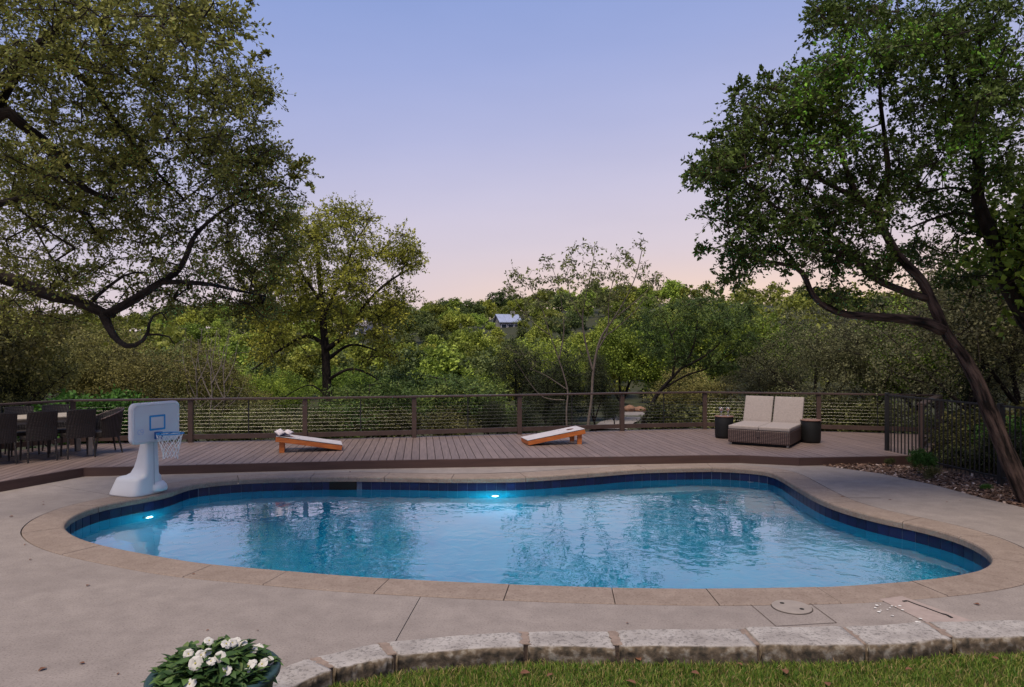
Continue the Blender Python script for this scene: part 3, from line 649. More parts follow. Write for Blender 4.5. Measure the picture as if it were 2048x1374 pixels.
# faded round emblem: an open ring and a figure like a 9
def arc2(cx, cz, r, a0, a1, w, n=14):
    mb = MB(); vs = []
    for k in range(n + 1):
        a = R(a0 + (a1 - a0) * k / n); vs += [(cx + (r - w / 2) * math.cos(a), -.0385, cz + (r - w / 2) * math.sin(a)), (cx + (r + w / 2) * math.cos(a), -.0385, cz + (r + w / 2) * math.sin(a))]
    return mb.add(vs, [(2 * k, 2 * k + 1, 2 * k + 3, 2 * k + 2) for k in range(n)])
em = arc2(-.285, -.115, .03, 70, 290, .012)
e2 = arc2(-.245, -.10, .022, -20, 330, .011); em.add(e2.v, e2.f); e3 = arc2(-.262, -.115, .04, -75, 25, .011); em.add(e3.v, e3.f)
em.build('emblem', M_logo, bbd)
RZ, RR, RY = -.15, .172, -.29
ringm = MB().tube([(RR * math.cos(2 * math.pi * k / 36), RY + RR * math.sin(2 * math.pi * k / 36), RZ) for k in range(36)], .008, 8, closed=True)
ring = ringm.build('ring', M_blue, hoop, True, loc=(0, -.02, BZ))
MB().box(-.045, .045, -.10, -.037, RZ - .085, RZ + .015, bev=.006).build('bracket', M_bluesteel, ring)
MB().tube([(.03, -.06, RZ - .05), (.12, RY + .09, RZ - .005)], .006, 6).add(*(lambda m: (m.v, m.f))(MB().tube([(-.03, -.06, RZ - .05), (-.12, RY + .09, RZ - .005)], .006, 6))).build('brace', M_bluesteel, ring)
net = MB(); NS = 12
def netp(a, t):
    r = (RR - .004) * (1 - .42 * min(1, t * 1.25)) * (1 + .05 * math.sin(3 * a + 5 * t)); return (r * math.cos(a), RY + r * math.sin(a), RZ - .01 - .335 * t + .012 * math.sin(2 * a) * t)
for sgn in (-1, 1):
    for k in range(NS):
        pts = [netp(2 * math.pi * k / NS + sgn * (2 * math.pi / NS) * q * .5 + .05 * math.sin(q * 2 + k), q / 6) for q in range(7)]
        net.tube(pts, .0036, 5)
net.build('net', M_net, hoop, loc=(0, -.02, BZ))

# ------------------------------------------------------------------ cornhole boards
def cornhole(label, p_low, heading, group):
    """origin at the low end, board rises along +x"""
    t = thing('cornhole_board', label, 'game board', (p_low[0], p_low[1], DZ), heading, group)
    L, Wd = 1.22, .61; a = math.asin((.305 - .10) / L); Mx = Matrix.Translation((0, 0, .012)) @ Matrix.Rotation(-a, 4, 'Y')
    hole_r, hx = .078, L - .23
    top = bmesh.new(); n = 28
    oc = []
    for k in range(n):
        an = 2 * math.pi * k / n; c, s_ = math.cos(an), math.sin(an)
        oc.append((c, s_))
    # deck panel with a real hole
    per = []
    for c, s_ in oc:
        m = max(abs(c), abs(s_)); per.append((hx + .2 * c / m, Wd / 2 + .2 * s_ / m))
    mb = MB(); z1, z0 = .102, .09
    for z in (z1, z0):
        b = len(mb.v); mb.v += [(hx + hole_r * c, Wd / 2 + hole_r * s_, z) for c, s_ in oc] + [(x, y, z) for x, y in per]
        mb.f += [(b + k, b + (k + 1) % n, b + n + (k + 1) % n, b + n + k) for k in range(n)]
        for x0, x1, y0, y1 in ((0, hx - .2, 0, Wd), (hx + .2, L, 0, Wd), (hx - .2, hx + .2, 0, Wd / 2 - .2), (hx - .2, hx + .2, Wd / 2 + .2, Wd)):
            b2 = len(mb.v); mb.v += [(x0, y0, z), (x1, y0, z), (x1, y1, z), (x0, y1, z)]; mb.f.append((b2, b2 + 1, b2 + 2, b2 + 3))
    b = 0; off = n * 2 + 16
    mb.f += [(k, (k + 1) % n, off + (k + 1) % n, off + k) for k in range(n)]
    mb.v = [tuple(Mx @ Vector(v)) for v in mb.v]
    panel = mb.build('top_panel', M_corntop, t)
    for nm, bx in (('side_rail', (0, L, 0, .038)), ('side_rail', (0, L, Wd - .038, Wd)), ('end_rail', (0, .038, .039, Wd - .039)), ('end_rail', (L - .038, L, .039, Wd - .039))):
        MB().box(bx[0] + .001, bx[1] - .001, bx[2] + .001, bx[3] - .001, 0, .0895, Mx, bev=.003).build(nm, M_corn, t)
    for y0 in (.042, Wd - .08):
        pA = Mx @ Vector((L - .11, y0, .03)); 
        MB().add([(pA.x - .05, y0, .0), (pA.x + .045, y0, .0), (pA.x + .045, y0 + .038, .0), (pA.x - .05, y0 + .038, .0), (pA.x - .045, y0, pA.z + .03), (pA.x + .045, y0, pA.z + .03), (pA.x + .045, y0 + .038, pA.z + .03), (pA.x - .045, y0 + .038, pA.z + .03)],
                 [(3, 2, 1, 0), (4, 5, 6, 7), (0, 1, 5, 4), (1, 2, 6, 5), (2, 3, 7, 6), (3, 0, 4, 7)]).build('leg', M_corn, t)
    MB().tube([Mx @ Vector((hx + hole_r * c, Wd / 2 + hole_r * s_, z1 - .001)) for c, s_ in oc], .003, 5, closed=True).build('hole_rim', M_corn, panel)
    return t, Mx
c2, Mx2 = cornhole('orange-sided cornhole board with clear hole, centre of the deck', (.335, 14.03), R(13), 'cornhole boards on the deck')
c1, Mx1 = cornhole('orange-sided cornhole board with bean bags piled on its raised end', (-3.42, 13.93), R(196.5), 'cornhole boards on the deck')
# bean bags on the raised end of the first board
def beanbag(name, cx, cy, rz, tilt, m, label, zoff):
    bm = bmesh.new(); bmesh.ops.create_grid(bm, x_segments=10, y_segments=10, size=.075)
    top = [v for v in bm.verts]
    for v in top:
        e = max(abs(v.co.x), abs(v.co.y)) / .075; v.co.z = .028 * (1 - e ** 3) * (1 + .25 * math.sin(v.co.x * 60 + cx * 9) * math.cos(v.co.y * 47))
        v.co.xy *= 1 - .08 * (1 - e)
    g = bmesh.ops.duplicate(bm, geom=bm.verts[:] + bm.faces[:])
    for v in g['geom']:
        if isinstance(v, bmesh.types.BMVert): v.co.z *= -.6
    bmesh.ops.remove_doubles(bm, verts=bm.verts[:], dist=.0008); bmesh.ops.recalc_face_normals(bm, faces=bm.faces[:])
    me = bpy.data.meshes.new(name); bm.to_mesh(me); bm.free()
    for p in me.polygons: p.use_smooth = True
    o = link(name, me, m); w = c1_M @ (Mx1 @ Vector((cx, cy, .102 + .018 + zoff)))
    o.location = w; o.rotation_euler = (tilt, -tilt * .6, rz); tag(o, label, 'bean bag', 'bean bags on the cornhole board'); return o
c1_M = Matrix.Translation(c1.location) @ Matrix.Rotation(R(196.5), 4, 'Z')
M_bagw = mat('white_bag_cloth', (.55, .50, .53), .9, var=.2, scale=30, bump=.4, bscale=60); M_bagn = mat('navy_bag_cloth', (.035, .035, .075), .9, var=.3, scale=30, bump=.4, bscale=60)
beanbag('bean_bag', 1.16, .47, .3, .1, M_bagn, 'navy bean bag lying flat at the corner of the cornhole board', 0)
beanbag('bean_bag', 1.17, .50, .9, .55, M_bagw, 'white bean bag leaning on top of the navy one', .055)
beanbag('bean_bag', 1.05, .42, .1, -.12, M_bagw, 'white bean bag lying flat beside the hole of the board', 0)
beanbag('bean_bag', 1.06, .44, .7, .2, M_bagn, 'navy bean bag stacked on a white one beside the hole', .036)
beanbag('bean_bag', 1.02, .43, 1.2, .35, M_bagw, 'topmost white bean bag of the pile beside the hole', .07)

# ------------------------------------------------------------------ double chaise and drum tables
ch = thing('double_chaise', 'two-seat brown wicker chaise with oatmeal cushions on the deck', 'chaise', (4.41, 14.30, DZ), R(-33))
CWd, CD = 1.20, 1.78
MB().box(0, CWd, 0, CD, .055, .315, bev=.018).build('wicker_base', M_wick, ch)
MB().box(.03, CWd - .03, .03, CD - .03, .02, .056).build('plinth', M_dark, ch)
for x, y in ((.05, .05), (CWd - .05, .05), (.05, CD - .05), (CWd - .05, CD - .05)): MB().lathe([(.025, 0), (.03, .01), (.03, .05), (.02, .06)], 10, (x, y, 0)).build('foot', M_steel, ch)
def cushion(name, w, d, h, M, parent, puff=.012):
    mb = MB(); bm = bmesh.new(); nx, ny = 10, 10
    mb.box(-w / 2, w / 2, -d / 2, d / 2, 0, h, bev=.016)
    me = mb.mesh(name); bm.from_mesh(me)
    bmesh.ops.subdivide_edges(bm, edges=[e for e in bm.edges if e.calc_length() > .1], cuts=6, use_grid_fill=True)
    for v in bm.verts:
        u, q = v.co.x / (w / 2), v.co.y / (d / 2)
        k = max(0, 1 - u * u) * max(0, 1 - q * q)
        if v.co.z > h * .6: v.co.z += puff * k + random.uniform(-.001, .001)
    bm.to_mesh(me); bm.free()
    for p in me.polygons: p.use_smooth = True
    me.transform(M); me.materials.append(M_cush); me.materials.append(M_cushed)
    return link(name, me, None, parent)
for i, x in enumerate((CWd * .25 + .002, CWd * .75 - .002)):
    cushion('seat_cushion', .59, 1.22, .075, Matrix.Translation((x, .62, .318)), ch)
    tb = Matrix.Translation((x + (.012 if i else -.012), 1.245, .375)) @ Matrix.Rotation(R(66), 4, 'X') @ Matrix.Translation((0, .27, 0))
    MB().box(-.285, .285, -.28, .28, -.035, -.004, tb, bev=.006).build('back_frame', M_wick, ch)
    cushion('back_cushion', .59, .60, .085, tb, ch)
    MB().box(x - .012, x + .012, 1.52, 1.545, .3, .62, bev=.003).build('back_prop', M_blackm, ch)
MB().box(CWd / 2 - .035, CWd / 2 + .035, -.012, .002, .18, .30, bev=.004).build('front_clasp', mat('dark_clasp', (.05, .035, .035), .6), ch)
def drum(label, x, y, r, h):
    t = thing('drum_table', label, 'side table', (x, y, DZ), 0, 'drum tables beside the chaise')
    MB().lathe([(r * .82, 0), (r * .9, .012), (r * .95, .06), (r * .97, h * .5), (r * .95, h - .03), (r * .93, h - .02)], 32).build('drum', M_drum, t, True)
    MB().lathe([(r * .9, h - .021), (r * 1.0, h - .018), (r * 1.02, h - .006), (r * 1.0, h), (0, h + .001)], 32).build('table_top', M_wood, t); return t
d1 = drum('black drum side table with two drinks, left of the chaise', 4.66, 15.38, .205, .485)
d2 = drum('bare black drum side table, right of the chaise', 6.23, 14.60, .205, .475)
M_glass = bpy.data.materials.new('clear_glass'); M_glass.use_nodes = True; b = M_glass.node_tree.nodes['Principled BSDF']; b.inputs['Transmission Weight'].default_value = .9; b.inputs['Roughness'].default_value = .02; b.inputs['Base Color'].default_value = (.9, .9, .9, 1)
M_drink = [mat('peach_drink', (.75, .42, .36), .3, spec=.5), mat('orange_drink', (.85, .35, .10), .3, spec=.5)]
for k, (dx, nm) in enumerate(((-.07, 'stemmed glass with pale peach drink on the left drum table'), (.07, 'stemmed glass with orange drink on the left drum table'))):
    g = thing('cocktail_glass', nm, 'glass', (4.66 + dx, 15.36 - .03 * k, DZ + .4865), 0, 'drinks on the drum table')
    MB().lathe([(.035, 0), (.034, .004), (.006, .008), (.005, .075), (.03, .10), (.048, .14), (.05, .19), (.047, .19), (.045, .142), (.028, .105), (0, .10)], 20).build('bowl', M_glass, g, True)
    MB().lathe([(0, .108), (.026, .112), (.042, .145), (.042, .165), (0, .165)], 18).build('drink', M_drink[k], g, True)
    MB().lathe([(.0, 0), (.022, 0), (.022, .004), (0, .004)], 14, (.03, 0, .178)).build('citrus_slice', M_drink[1], g)

# ------------------------------------------------------------------ dining set
tax = Vector((.707, .707)); nax = Vector((-.707, .707))
row = Vector((-7.66, 12.44))                                     # back of the right-hand near chair
def wick_chair(label, pos, rz):
    """origin under the middle of the backrest, seat towards +y"""
    t = thing('wicker_chair', label, 'chair', (pos.x, pos.y, DZ), rz, 'wicker chairs round the dining table')
    n = 9; mb = MB(); vs = []
    for th in (0, .035):
        for z, lean in ((.36, .0), (.6, -.02), (.84, -.06), (.865, -.062)):
            for k in range(n):
                u = k / (n - 1) * 2 - 1; vs.append((u * .225, th + lean - .03 * (1 - u * u) , z + (.006 * (1 - u * u) if z > .8 else 0)))
    r_ = 4
    fs = [(q * r_ * n + i * n + k, q * r_ * n + i * n + k + 1, q * r_ * n + (i + 1) * n + k + 1, q * r_ * n + (i + 1) * n + k) for q in range(2) for i in range(r_ - 1) for k in range(n - 1)]
    per = [k for k in range(n)] + [i * n + n - 1 for i in range(1, r_)] + [(r_ - 1) * n + k for k in range(n - 2, -1, -1)] + [i * n for i in range(r_ - 2, 0, -1)]
    fs += [(per[k], per[(k + 1) % len(per)], r_ * n + per[(k + 1) % len(per)], r_ * n + per[k]) for k in range(len(per))]
    mb.add(vs, fs).build('backrest', M_wickd, t)
    MB().box(-.222, .222, .036, .47, .36, .43, bev=.012).build('seat', M_wickd, t)
    for x, y, dx, dy in ((-.2, .0, -.012, -.05), (.2, .0, .012, -.05), (-.2, .44, -.01, .02), (.2, .44, .01, .02)):
        MB().tube([(x, y, .37), (x + dx, y + dy, 0)], [.021, .014], 8).build('leg', M_wickd, t)
    return t
near_labels = ('near-side wicker dining chair third from the hoop, cut by the frame', 'near-side wicker dining chair, middle of the row seen from behind', 'near-side wicker dining chair closest to the basketball hoop')
for k, lb in zip((-2, -1, 0), near_labels):
    wick_chair(lb, row + tax * (.585 * k) + nax * (.01 * (k % 2)), R(45 + random.uniform(-2, 3)))
wick_chair('near-side wicker dining chair outermost left of the row', row + tax * (.585 * -3), R(46))
tc_ = row + nax * .72 - tax * .72                                # table centre
TL, TWd, TH = 2.05, .95, .735
tb = thing('dining_table', 'long pale slatted dining table on the deck at left', 'table', (tc_.x, tc_.y, DZ), R(45))
for k in range(9):
    y0 = -TWd / 2 + k * TWd / 9; MB().box(-TL / 2, TL / 2, y0 + .004, y0 + TWd / 9 - .004, TH - .028, TH, bev=.003).build('slat', M_tablew, tb)
MB().box(-TL / 2 + .05, TL / 2 - .05, -TWd / 2 + .04, -TWd / 2 + .065, TH - .10, TH - .03).build('apron', M_tablew, tb); MB().box(-TL / 2 + .05, TL / 2 - .05, TWd / 2 - .065, TWd / 2 - .04, TH - .10, TH - .03).build('apron', M_tablew, tb)
for x in (-TL / 2 + .08, TL / 2 - .08):
    for y in (-TWd / 2 + .07, TWd / 2 - .07): MB().box(x - .035, x + .035, y - .028, y + .028, 0, TH - .03, bev=.003).build('leg', M_tablew, tb)
far_labels = ('far-side wicker dining chair nearest the railing corner post', 'far-side wicker dining chair, middle of the row', 'far-side wicker dining chair at the left edge of the photo')
for k, lb in zip((0, -1, -2), far_labels):
    wick_chair(lb, row + nax * 1.50 + tax * (.585 * k - .06), R(225 + random.uniform(-3, 3)))
# tub chair at the head
hp = Vector((-7.62, 13.12))
tub = thing('tub_chair', 'curved wicker tub armchair at the right head of the table', 'chair', (hp.x, hp.y, DZ), R(135), 'wicker chairs round the dining table')
n = 22; vs = []; rings = 5
for th in (0, 1):
    for i in range(rings):
        f = i / (rings - 1)
        for k in range(n):
            a = R(-35 - 110 - 0 + 250 * k / (n - 1)) ; u = abs(k / (n - 1) * 2 - 1)
            topz = .80 - .17 * max(0, u - .25) ** 1.2 / .75
            r = (.235 + .055 * f) - .02 * th; z = .30 + (topz - .30) * f
            ang = R(-90) + (k / (n - 1) - .5) * R(235)
            vs.append((r * 1.02 * math.cos(ang), r * math.sin(ang) * 1.05 - .0, z))
fs = [(q * rings * n + i * n + k, q * rings * n + i * n + k + 1, q * rings * n + (i + 1) * n + k + 1, q * rings * n + (i + 1) * n + k) for q in range(2) for i in range(rings - 1) for k in range(n - 1)]
o_ = rings * n; b_ = (rings - 1) * n
fs += [(b_ + k, b_ + k + 1, o_ + b_ + k + 1, o_ + b_ + k) for k in range(n - 1)] + [(k, k + 1, o_ + k + 1, o_ + k) for k in range(n - 1)]
fs += [(i * n + e, (i + 1) * n + e, o_ + (i + 1) * n + e, o_ + i * n + e) for i in range(rings - 1) for e in (0, n - 1)]
shell = MB().add(vs, fs).build('shell', M_wickd, tub)
rim_t = [vs[b_ + k] for k in range(n)]
MB().tube([(x, y, z + .004) for x, y, z in rim_t], .016, 7).build('rim_roll', M_wick, shell, True)
MB().lathe([(0, .30), (.225, .30), (.235, .33), (.235, .40), (.2, .425), (0, .43)], 24).build('seat', M_wickd, tub)
for x, y in ((-.16, -.17), (.16, -.17), (-.16, .17), (.16, .17)): MB().tube([(x, y, .31), (x * 1.35, y * 1.35, 0)], [.02, .013], 8).build('leg', M_wickd, tub)
dish = MB().lathe([(0, 0), (.05, 0), (.055, .01), (.09, .045), (.094, .06), (.088, .058), (.05, .014), (0, .012)], 20).build('serving_dish', mat('cream_ceramic', (.6, .55, .5), .4), None, True, loc=(tc_.x + .52, tc_.y + .60, DZ + TH + .001))
tag(dish, 'small cream dish on the dining table', 'dish')

# ------------------------------------------------------------------ flower pot
pot = thing('flower_pot', 'round green glazed pot of white flowers at the lawn corner', 'flower pot', (-1.58, 3.72, LZ), 0)
MB().lathe([(.20, 0), (.22, .02), (.28, .25), (.30, .37), (.318, .40), (.333, .415), (.336, .435), (.325, .447), (.285, .445), (.275, .425), (.27, .38), (0, .36)], 48).build('bowl', M_pot, pot, True)
MB().lathe([(.272, .386), (.2, .40), (0, .405)], 32).build('soil', M_soil, pot)
def petal_leaf(L, wd, n=5, fold=.25, droop=.3):
    vs = []
    for i in range(n + 1):
        u = i / n; w = wd * math.sin(math.pi * min(.98, u ** .8)) ; x = L * u; z = -droop * L * u * u
        vs += [(x, -w, z + fold * w), (x, 0, z), (x, w, z + fold * w)]
    fs = [(3 * i + a, 3 * i + a + 1, 3 * i + a + 4, 3 * i + a + 3) for i in range(n) for a in (0, 1)]
    return np.array(vs), np.array(fs)
pv, pf = petal_leaf(.075, .020)
M_petleaf = leaf_mat('bedding_leaf', [(0, (.022, .05, .016)), (.5, (.05, .10, .03)), (.9, (.10, .17, .05)), (1, (.16, .20, .07))], .25, 0, .45)
allv, allf, allr = [], [], []; off = 0
def rotm(a, b, c): return np.array(Matrix.Rotation(c, 3, 'Z') @ Matrix.Rotation(b, 3, 'Y') @ Matrix.Rotation(a, 3, 'X'))
for k in range(760):
    a = random.uniform(0, 2 * math.pi); r = .275 * math.sqrt(random.random()); dome = .41 + .16 * (1 - (r / .30) ** 2) * random.uniform(.3, 1.1) + .015 * math.sin(5 * a)
    M_ = rotm(random.uniform(-.5, .5), random.uniform(-.75, .35), a + random.uniform(-1.2, 1.2)); sc = random.uniform(.6, 1.25)
    allv.append(pv * sc @ M_.T + np.array([r * math.cos(a), r * math.sin(a), dome])); allf.append(pf + off); allr.append(np.full(len(pv), random.random())); off += len(pv)
link('foliage', mesh_np('foliage', np.vstack(allv), np.vstack(allf), np.concatenate(allr), True), M_petleaf, pot)
def flower_mesh(seed):
    rr = random.Random(seed); mb = MB()
    for k in range(5):
        a0 = 2 * math.pi * k / 5 + rr.uniform(-.1, .1); n = 5; vs = []
        for i in range(n + 1):
            u = i / n; w = .026 * (math.sin(math.pi * (.12 + .72 * u)) ** .8); rad = .004 + .038 * u; z = .010 * math.sin(u * 2.4) - .012 * u * u + rr.uniform(-.002, .003)
            for q in (-1, 0, 1): vs.append((rad * math.cos(a0) - q * w * math.sin(a0), rad * math.sin(a0) + q * w * math.cos(a0), z + (.004 * rr.uniform(-1, 1) if q else 0)))
        mb.add(vs, [(3 * i + a, 3 * i + a + 1, 3 * i + a + 4, 3 * i + a + 3) for i in range(n) for a in (0, 1)])
    me = mb.mesh('blossom', True); me.materials.append(M_petal); return me
fm = [flower_mesh(k) for k in range(4)]; em_ = MB().lathe([(0, .0), (.006, .003), (.005, .009), (0, .011)], 8).mesh('eye'); em_.materials.append(M_eye)
fpx = [(437, 1278), (428, 1276), (418, 1283), (452, 1291), (465, 1287), (484, 1290), (345, 1296), (352, 1314), (377, 1310), (402, 1312), (412, 1310), (422, 1324), (507, 1303), (515, 1298), (528, 1303), (498, 1335), (504, 1328), (452, 1346), (528, 1327), (538, 1324), (549, 1321), (380, 1370), (471, 1284), (440, 1318), (525, 1332), (391, 1330)]
for k, (x, y) in enumerate(fpx):
    # find the point of the dome seen at this pixel
    for D in np.linspace(3.42, 4.1, 60):
        p = P(x, y, D); lx, ly, lz = p.x + 1.58, p.y - 3.72, p.z - LZ; r = math.hypot(lx, ly)
        if lz < .41 + .16 * (1 - (r / .30) ** 2) + .02 and r < .30: break
    else: continue
    o = link('blossom', fm[k % 4], None, pot, (lx, ly, min(max(lz, .43), .42 + .16 * (1 - min(1, r / .30) ** 2)) + .012)); s_ = random.uniform(.55, .9); o.scale = (s_, s_, s_)
    o.rotation_euler = (R(random.uniform(15, 60)), R(random.uniform(-25, 25)), random.uniform(-.6, .6))
    e = link('flower_eye', em_, None, o)

# small litter on paving and lawn
def dead_leaf(px, py, z, size, label, group, rz):
    n = 6; vs = []
    for i in range(n + 1):
        u = i / n; w = size * .33 * math.sin(math.pi * u) * random.uniform(.8, 1.2); vs += [(size * (u - .5), -w, .012 * size / .05 * math.sin(3 * u) * .5 + .3 * w), (size * (u - .5), 0, .003), (size * (u - .5), w, .25 * w + .004)]
    o = MB().add(vs, [(3 * i + a, 3 * i + a + 1, 3 * i + a + 4, 3 * i + a + 3) for i in range(n) for a in (0, 1)]).build('fallen_leaf', M_deadleaf, None, True)
    g = G(px, py, z); o.location = (g.x, g.y, z + .004); o.rotation_euler = (0, 0, rz); tag(o, label, 'leaf', group)
for x, y, s_ in ((85, 1340, .055), (164, 1328, .04), (22, 1034, .05), (86, 1010, .04), (87, 1004, .03), (50, 1090, .03), (61, 1120, .03), (176, 1172, .04), (387, 1149, .03), (236, 1349, .025), (415, 1262, .02), (515, 1262, .02), (1954, 1210, .05), (1685, 994, .06), (1780, 1000, .04), (1894, 1005, .03), (1920, 1002, .03), (700, 944, .05), (1255, 1248, .025)):
    dead_leaf(x, y, .0, s_, 'small dry brown leaf scrap lying on the concrete paving', 'leaf scraps on the paving', random.uniform(0, 6))
for x, y, s_ in ((1050, 1348, .07), (1100, 1352, .05), (1262, 1366, .07), (1277, 1320, .06), (1570, 1345, .07), (1655, 1370, .06), (1818, 1340, .05), (1390, 1348, .06), (1990, 1318, .05), (1480, 1330, .04)):
    dead_leaf(x, y, LZ + .04, s_, 'curled brown dead leaf lying in the lawn grass', 'dead leaves in the lawn', random.uniform(0, 6))
# ------------------------------------------------------------------ terrain
TY = [-200, 0, 14, 18, 25, 40, 60, 90, 130, 170, 215, 260, 400, 4000]; TZ = [-.6, -.4, -.4, -.95, -1.3, -2.2, -3.0, -1.8, 2.8, 8.0, 12.4, 14, 15, 16]
def tz(x, y):
    x = np.asarray(x, float); y = np.asarray(y, float); k = np.clip((y - 60) / 150, 0, 1)
    return np.interp(y, TY, TZ) + k * (2.2 * np.sin(x / 48 + .6) + 1.5 * np.sin(x / 21 + y / 40) + 2.6 * np.tanh(x / 90)) + .12 * np.sin(x * .9) * np.sin(y * .7) * np.clip((y - 17) / 6, 0, 1)
ys = np.r_[-40, -20, np.arange(-6, 30, 1.0), np.arange(30, 120, 4), np.arange(120, 300, 9), 340, 420, 600, 1000, 2000, 3800]
xs = np.r_[-3000, -1200, -500, np.arange(-260, -40, 14), np.arange(-40, 41, 1.6), np.arange(54, 270, 14), 500, 1200, 3000]
XX, YY = np.meshgrid(xs, ys); ZZ = tz(XX, YY); V = np.stack([XX, YY, ZZ], -1).reshape(-1, 3); nx = len(xs)
Fq = np.array([(j * nx + i, j * nx + i + 1, (j + 1) * nx + i + 1, (j + 1) * nx + i) for j in range(len(ys) - 1) for i in range(nx - 1)])
cen = V[Fq].mean(1); keep = ~((np.abs(cen[:, 0]) < 7) & (cen[:, 1] > 4.5) & (cen[:, 1] < 12.6))
struct('terrain', mesh_np('terrain', V, Fq[keep], None, True), M_ground, 'wooded ground falling away behind the deck and rising to a hill', 'ground')
# planting bed with bark mulch, right of the paving
bed = [(7.38, 5.3)] + right + [(5.5, 12.7), (7.4, 12.75), (8.6, 13.4), (9.2, 9.5), (9.4, 5.3)]
struct('planting_bed', sheet(bed, -.018), M_soil, 'dark soil bed between paving and fence', 'soil')
rx = np.array([p[0] for p in reversed(right)]); ry = np.array([p[1] for p in reversed(right)])
n = 5200; Y = rng.uniform(6.5, 12.62, n); xl = np.interp(-Y, -ry, rx); X = xl + .01 + (rng.random(n) ** 1.2) * 1.3; k = X < 8.3; X, Y = X[k], Y[k]; n = len(X)
a = rng.uniform(0, 2 * np.pi, n); L = rng.uniform(.012, .042, n); w = L * rng.uniform(.25, .6, n); tl = rng.uniform(-.6, .6, n); Z = rng.uniform(-.012, .02, n)
ax = np.stack([np.cos(a) * L, np.sin(a) * L, tl * L], 1); sd_ = np.stack([-np.sin(a) * w, np.cos(a) * w, rng.uniform(-.4, .4, n) * w], 1); B = np.stack([X, Y, Z], 1); up = np.array([0, 0, .006])
V = np.stack([B - ax - sd_, B + ax - sd_, B + ax + sd_, B - ax + sd_, B - ax * .8 - sd_ * .8 + up, B + ax * .8 - sd_ * .8 + up, B + ax * .8 + sd_ * .8 + up, B - ax * .8 + sd_ * .8 + up], 1).reshape(-1, 3)
i8 = np.arange(n)[:, None] * 8
Fm = np.concatenate([i8 + [f] for f in ([4, 5, 6, 7], [0, 1, 5, 4], [1, 2, 6, 5], [2, 3, 7, 6], [3, 0, 4, 7])])
o = link('bark_mulch', mesh_np('bark_mulch', V, Fm, np.repeat(rng.random(n), 8)), leaf_mat('bark_chips', [(0, (.045, .024, .017)), (.5, (.13, .075, .052)), (.85, (.24, .15, .11)), (1, (.48, .38, .33))], 0, 0, .9)); o['kind'] = 'stuff'; tag(o, 'brown bark mulch strewn along the paving edge', 'mulch', kind='stuff')

# ------------------------------------------------------------------ foliage machinery
def unit(v): return v / np.maximum(np.linalg.norm(v, axis=-1, keepdims=True), 1e-9)
def spray(cent, sig, nt, nl, L, W, flat=.7, cr=None, up=.5, droop=0.0, lv=.35, fold=.3, jit=.16, tip=False, twig_out=None):
    """sprays of leaves: nt twigs with nl leaves each round every centre"""
    cent = np.asarray(cent, float); n = len(cent); sig = np.broadcast_to(np.asarray(sig, float), (n,))
    d = rng.normal(size=(n, nt, 3)); d[..., 2] *= flat; d[..., 2] -= droop; d = unit(d); ln = sig[:, None] * rng.uniform(.6, 1.7, (n, nt))
    u = rng.random((n, nt, nl)) ** .75 if not tip else 1 - .85 * rng.random((n, nt, nl)) ** 1.5
    if twig_out is not None: twig_out.append((np.repeat(cent, nt, 0), (cent[:, None] + d * (ln * .95)[..., None]).reshape(-1, 3)))
    pos = cent[:, None, None, :] + d[:, :, None, :] * (ln[:, :, None] * u)[..., None] + rng.normal(size=(n, nt, nl, 3)) * (sig * jit)[:, None, None, None]
    axv = unit(d[:, :, None, :] * (1.0 if tip else .7) + rng.normal(size=(n, nt, nl, 3)) * .75 - np.array([0, 0, droop]))
    nr = rng.normal(size=(n, nt, nl, 3)); nr[..., 2] += up * 1.6
    sdv = unit(np.cross(axv, nr)); nv = np.cross(sdv, axv)
    if cr is None: cr = rng.random(n)
    r = np.clip(cr[:, None, None] * (1 - lv) + rng.random((n, nt, nl)) * lv, 0, 1).ravel()
    pos, axv, sdv, nv = (q.reshape(-1, 3) for q in (pos, axv, sdv, nv)); m = len(pos); sc = rng.uniform(.65, 1.25, m)[:, None]
    mid = pos + axv * L * .48 * sc
    V = np.stack([pos, mid + sdv * W * sc + nv * W * fold, pos + axv * L * sc, mid - sdv * W * sc + nv * W * fold], 1).reshape(-1, 3)
    i = np.arange(m)[:, None] * 4; T = np.concatenate([i + [[0, 1, 2]], i + [[0, 2, 3]]])
    return V, T, np.repeat(r, 4)
def cones(P0, P1, r0, r1, n=5):
    P0, P1 = np.asarray(P0, float), np.asarray(P1, float); t = unit(P1 - P0); ref = np.where(np.abs(t[:, 2:3]) < .9, [[0, 0, 1.]], [[1., 0, 0]])
    x = unit(np.cross(t, ref)); y = np.cross(t, x); m = len(P0); a = np.arange(n) * 2 * np.pi / n
    ring = x[:, None, :] * np.cos(a)[None, :, None] + y[:, None, :] * np.sin(a)[None, :, None]
    V = np.concatenate([P0[:, None] + ring * np.asarray(r0)[:, None, None], P1[:, None] + ring * np.asarray(r1)[:, None, None]], 1).reshape(-1, 3)
    i = np.arange(m)[:, None] * 2 * n
    Fc = np.concatenate([i + [[k, (k + 1) % n, n + (k + 1) % n, n + k]] for k in range(n)])
    return V, Fc
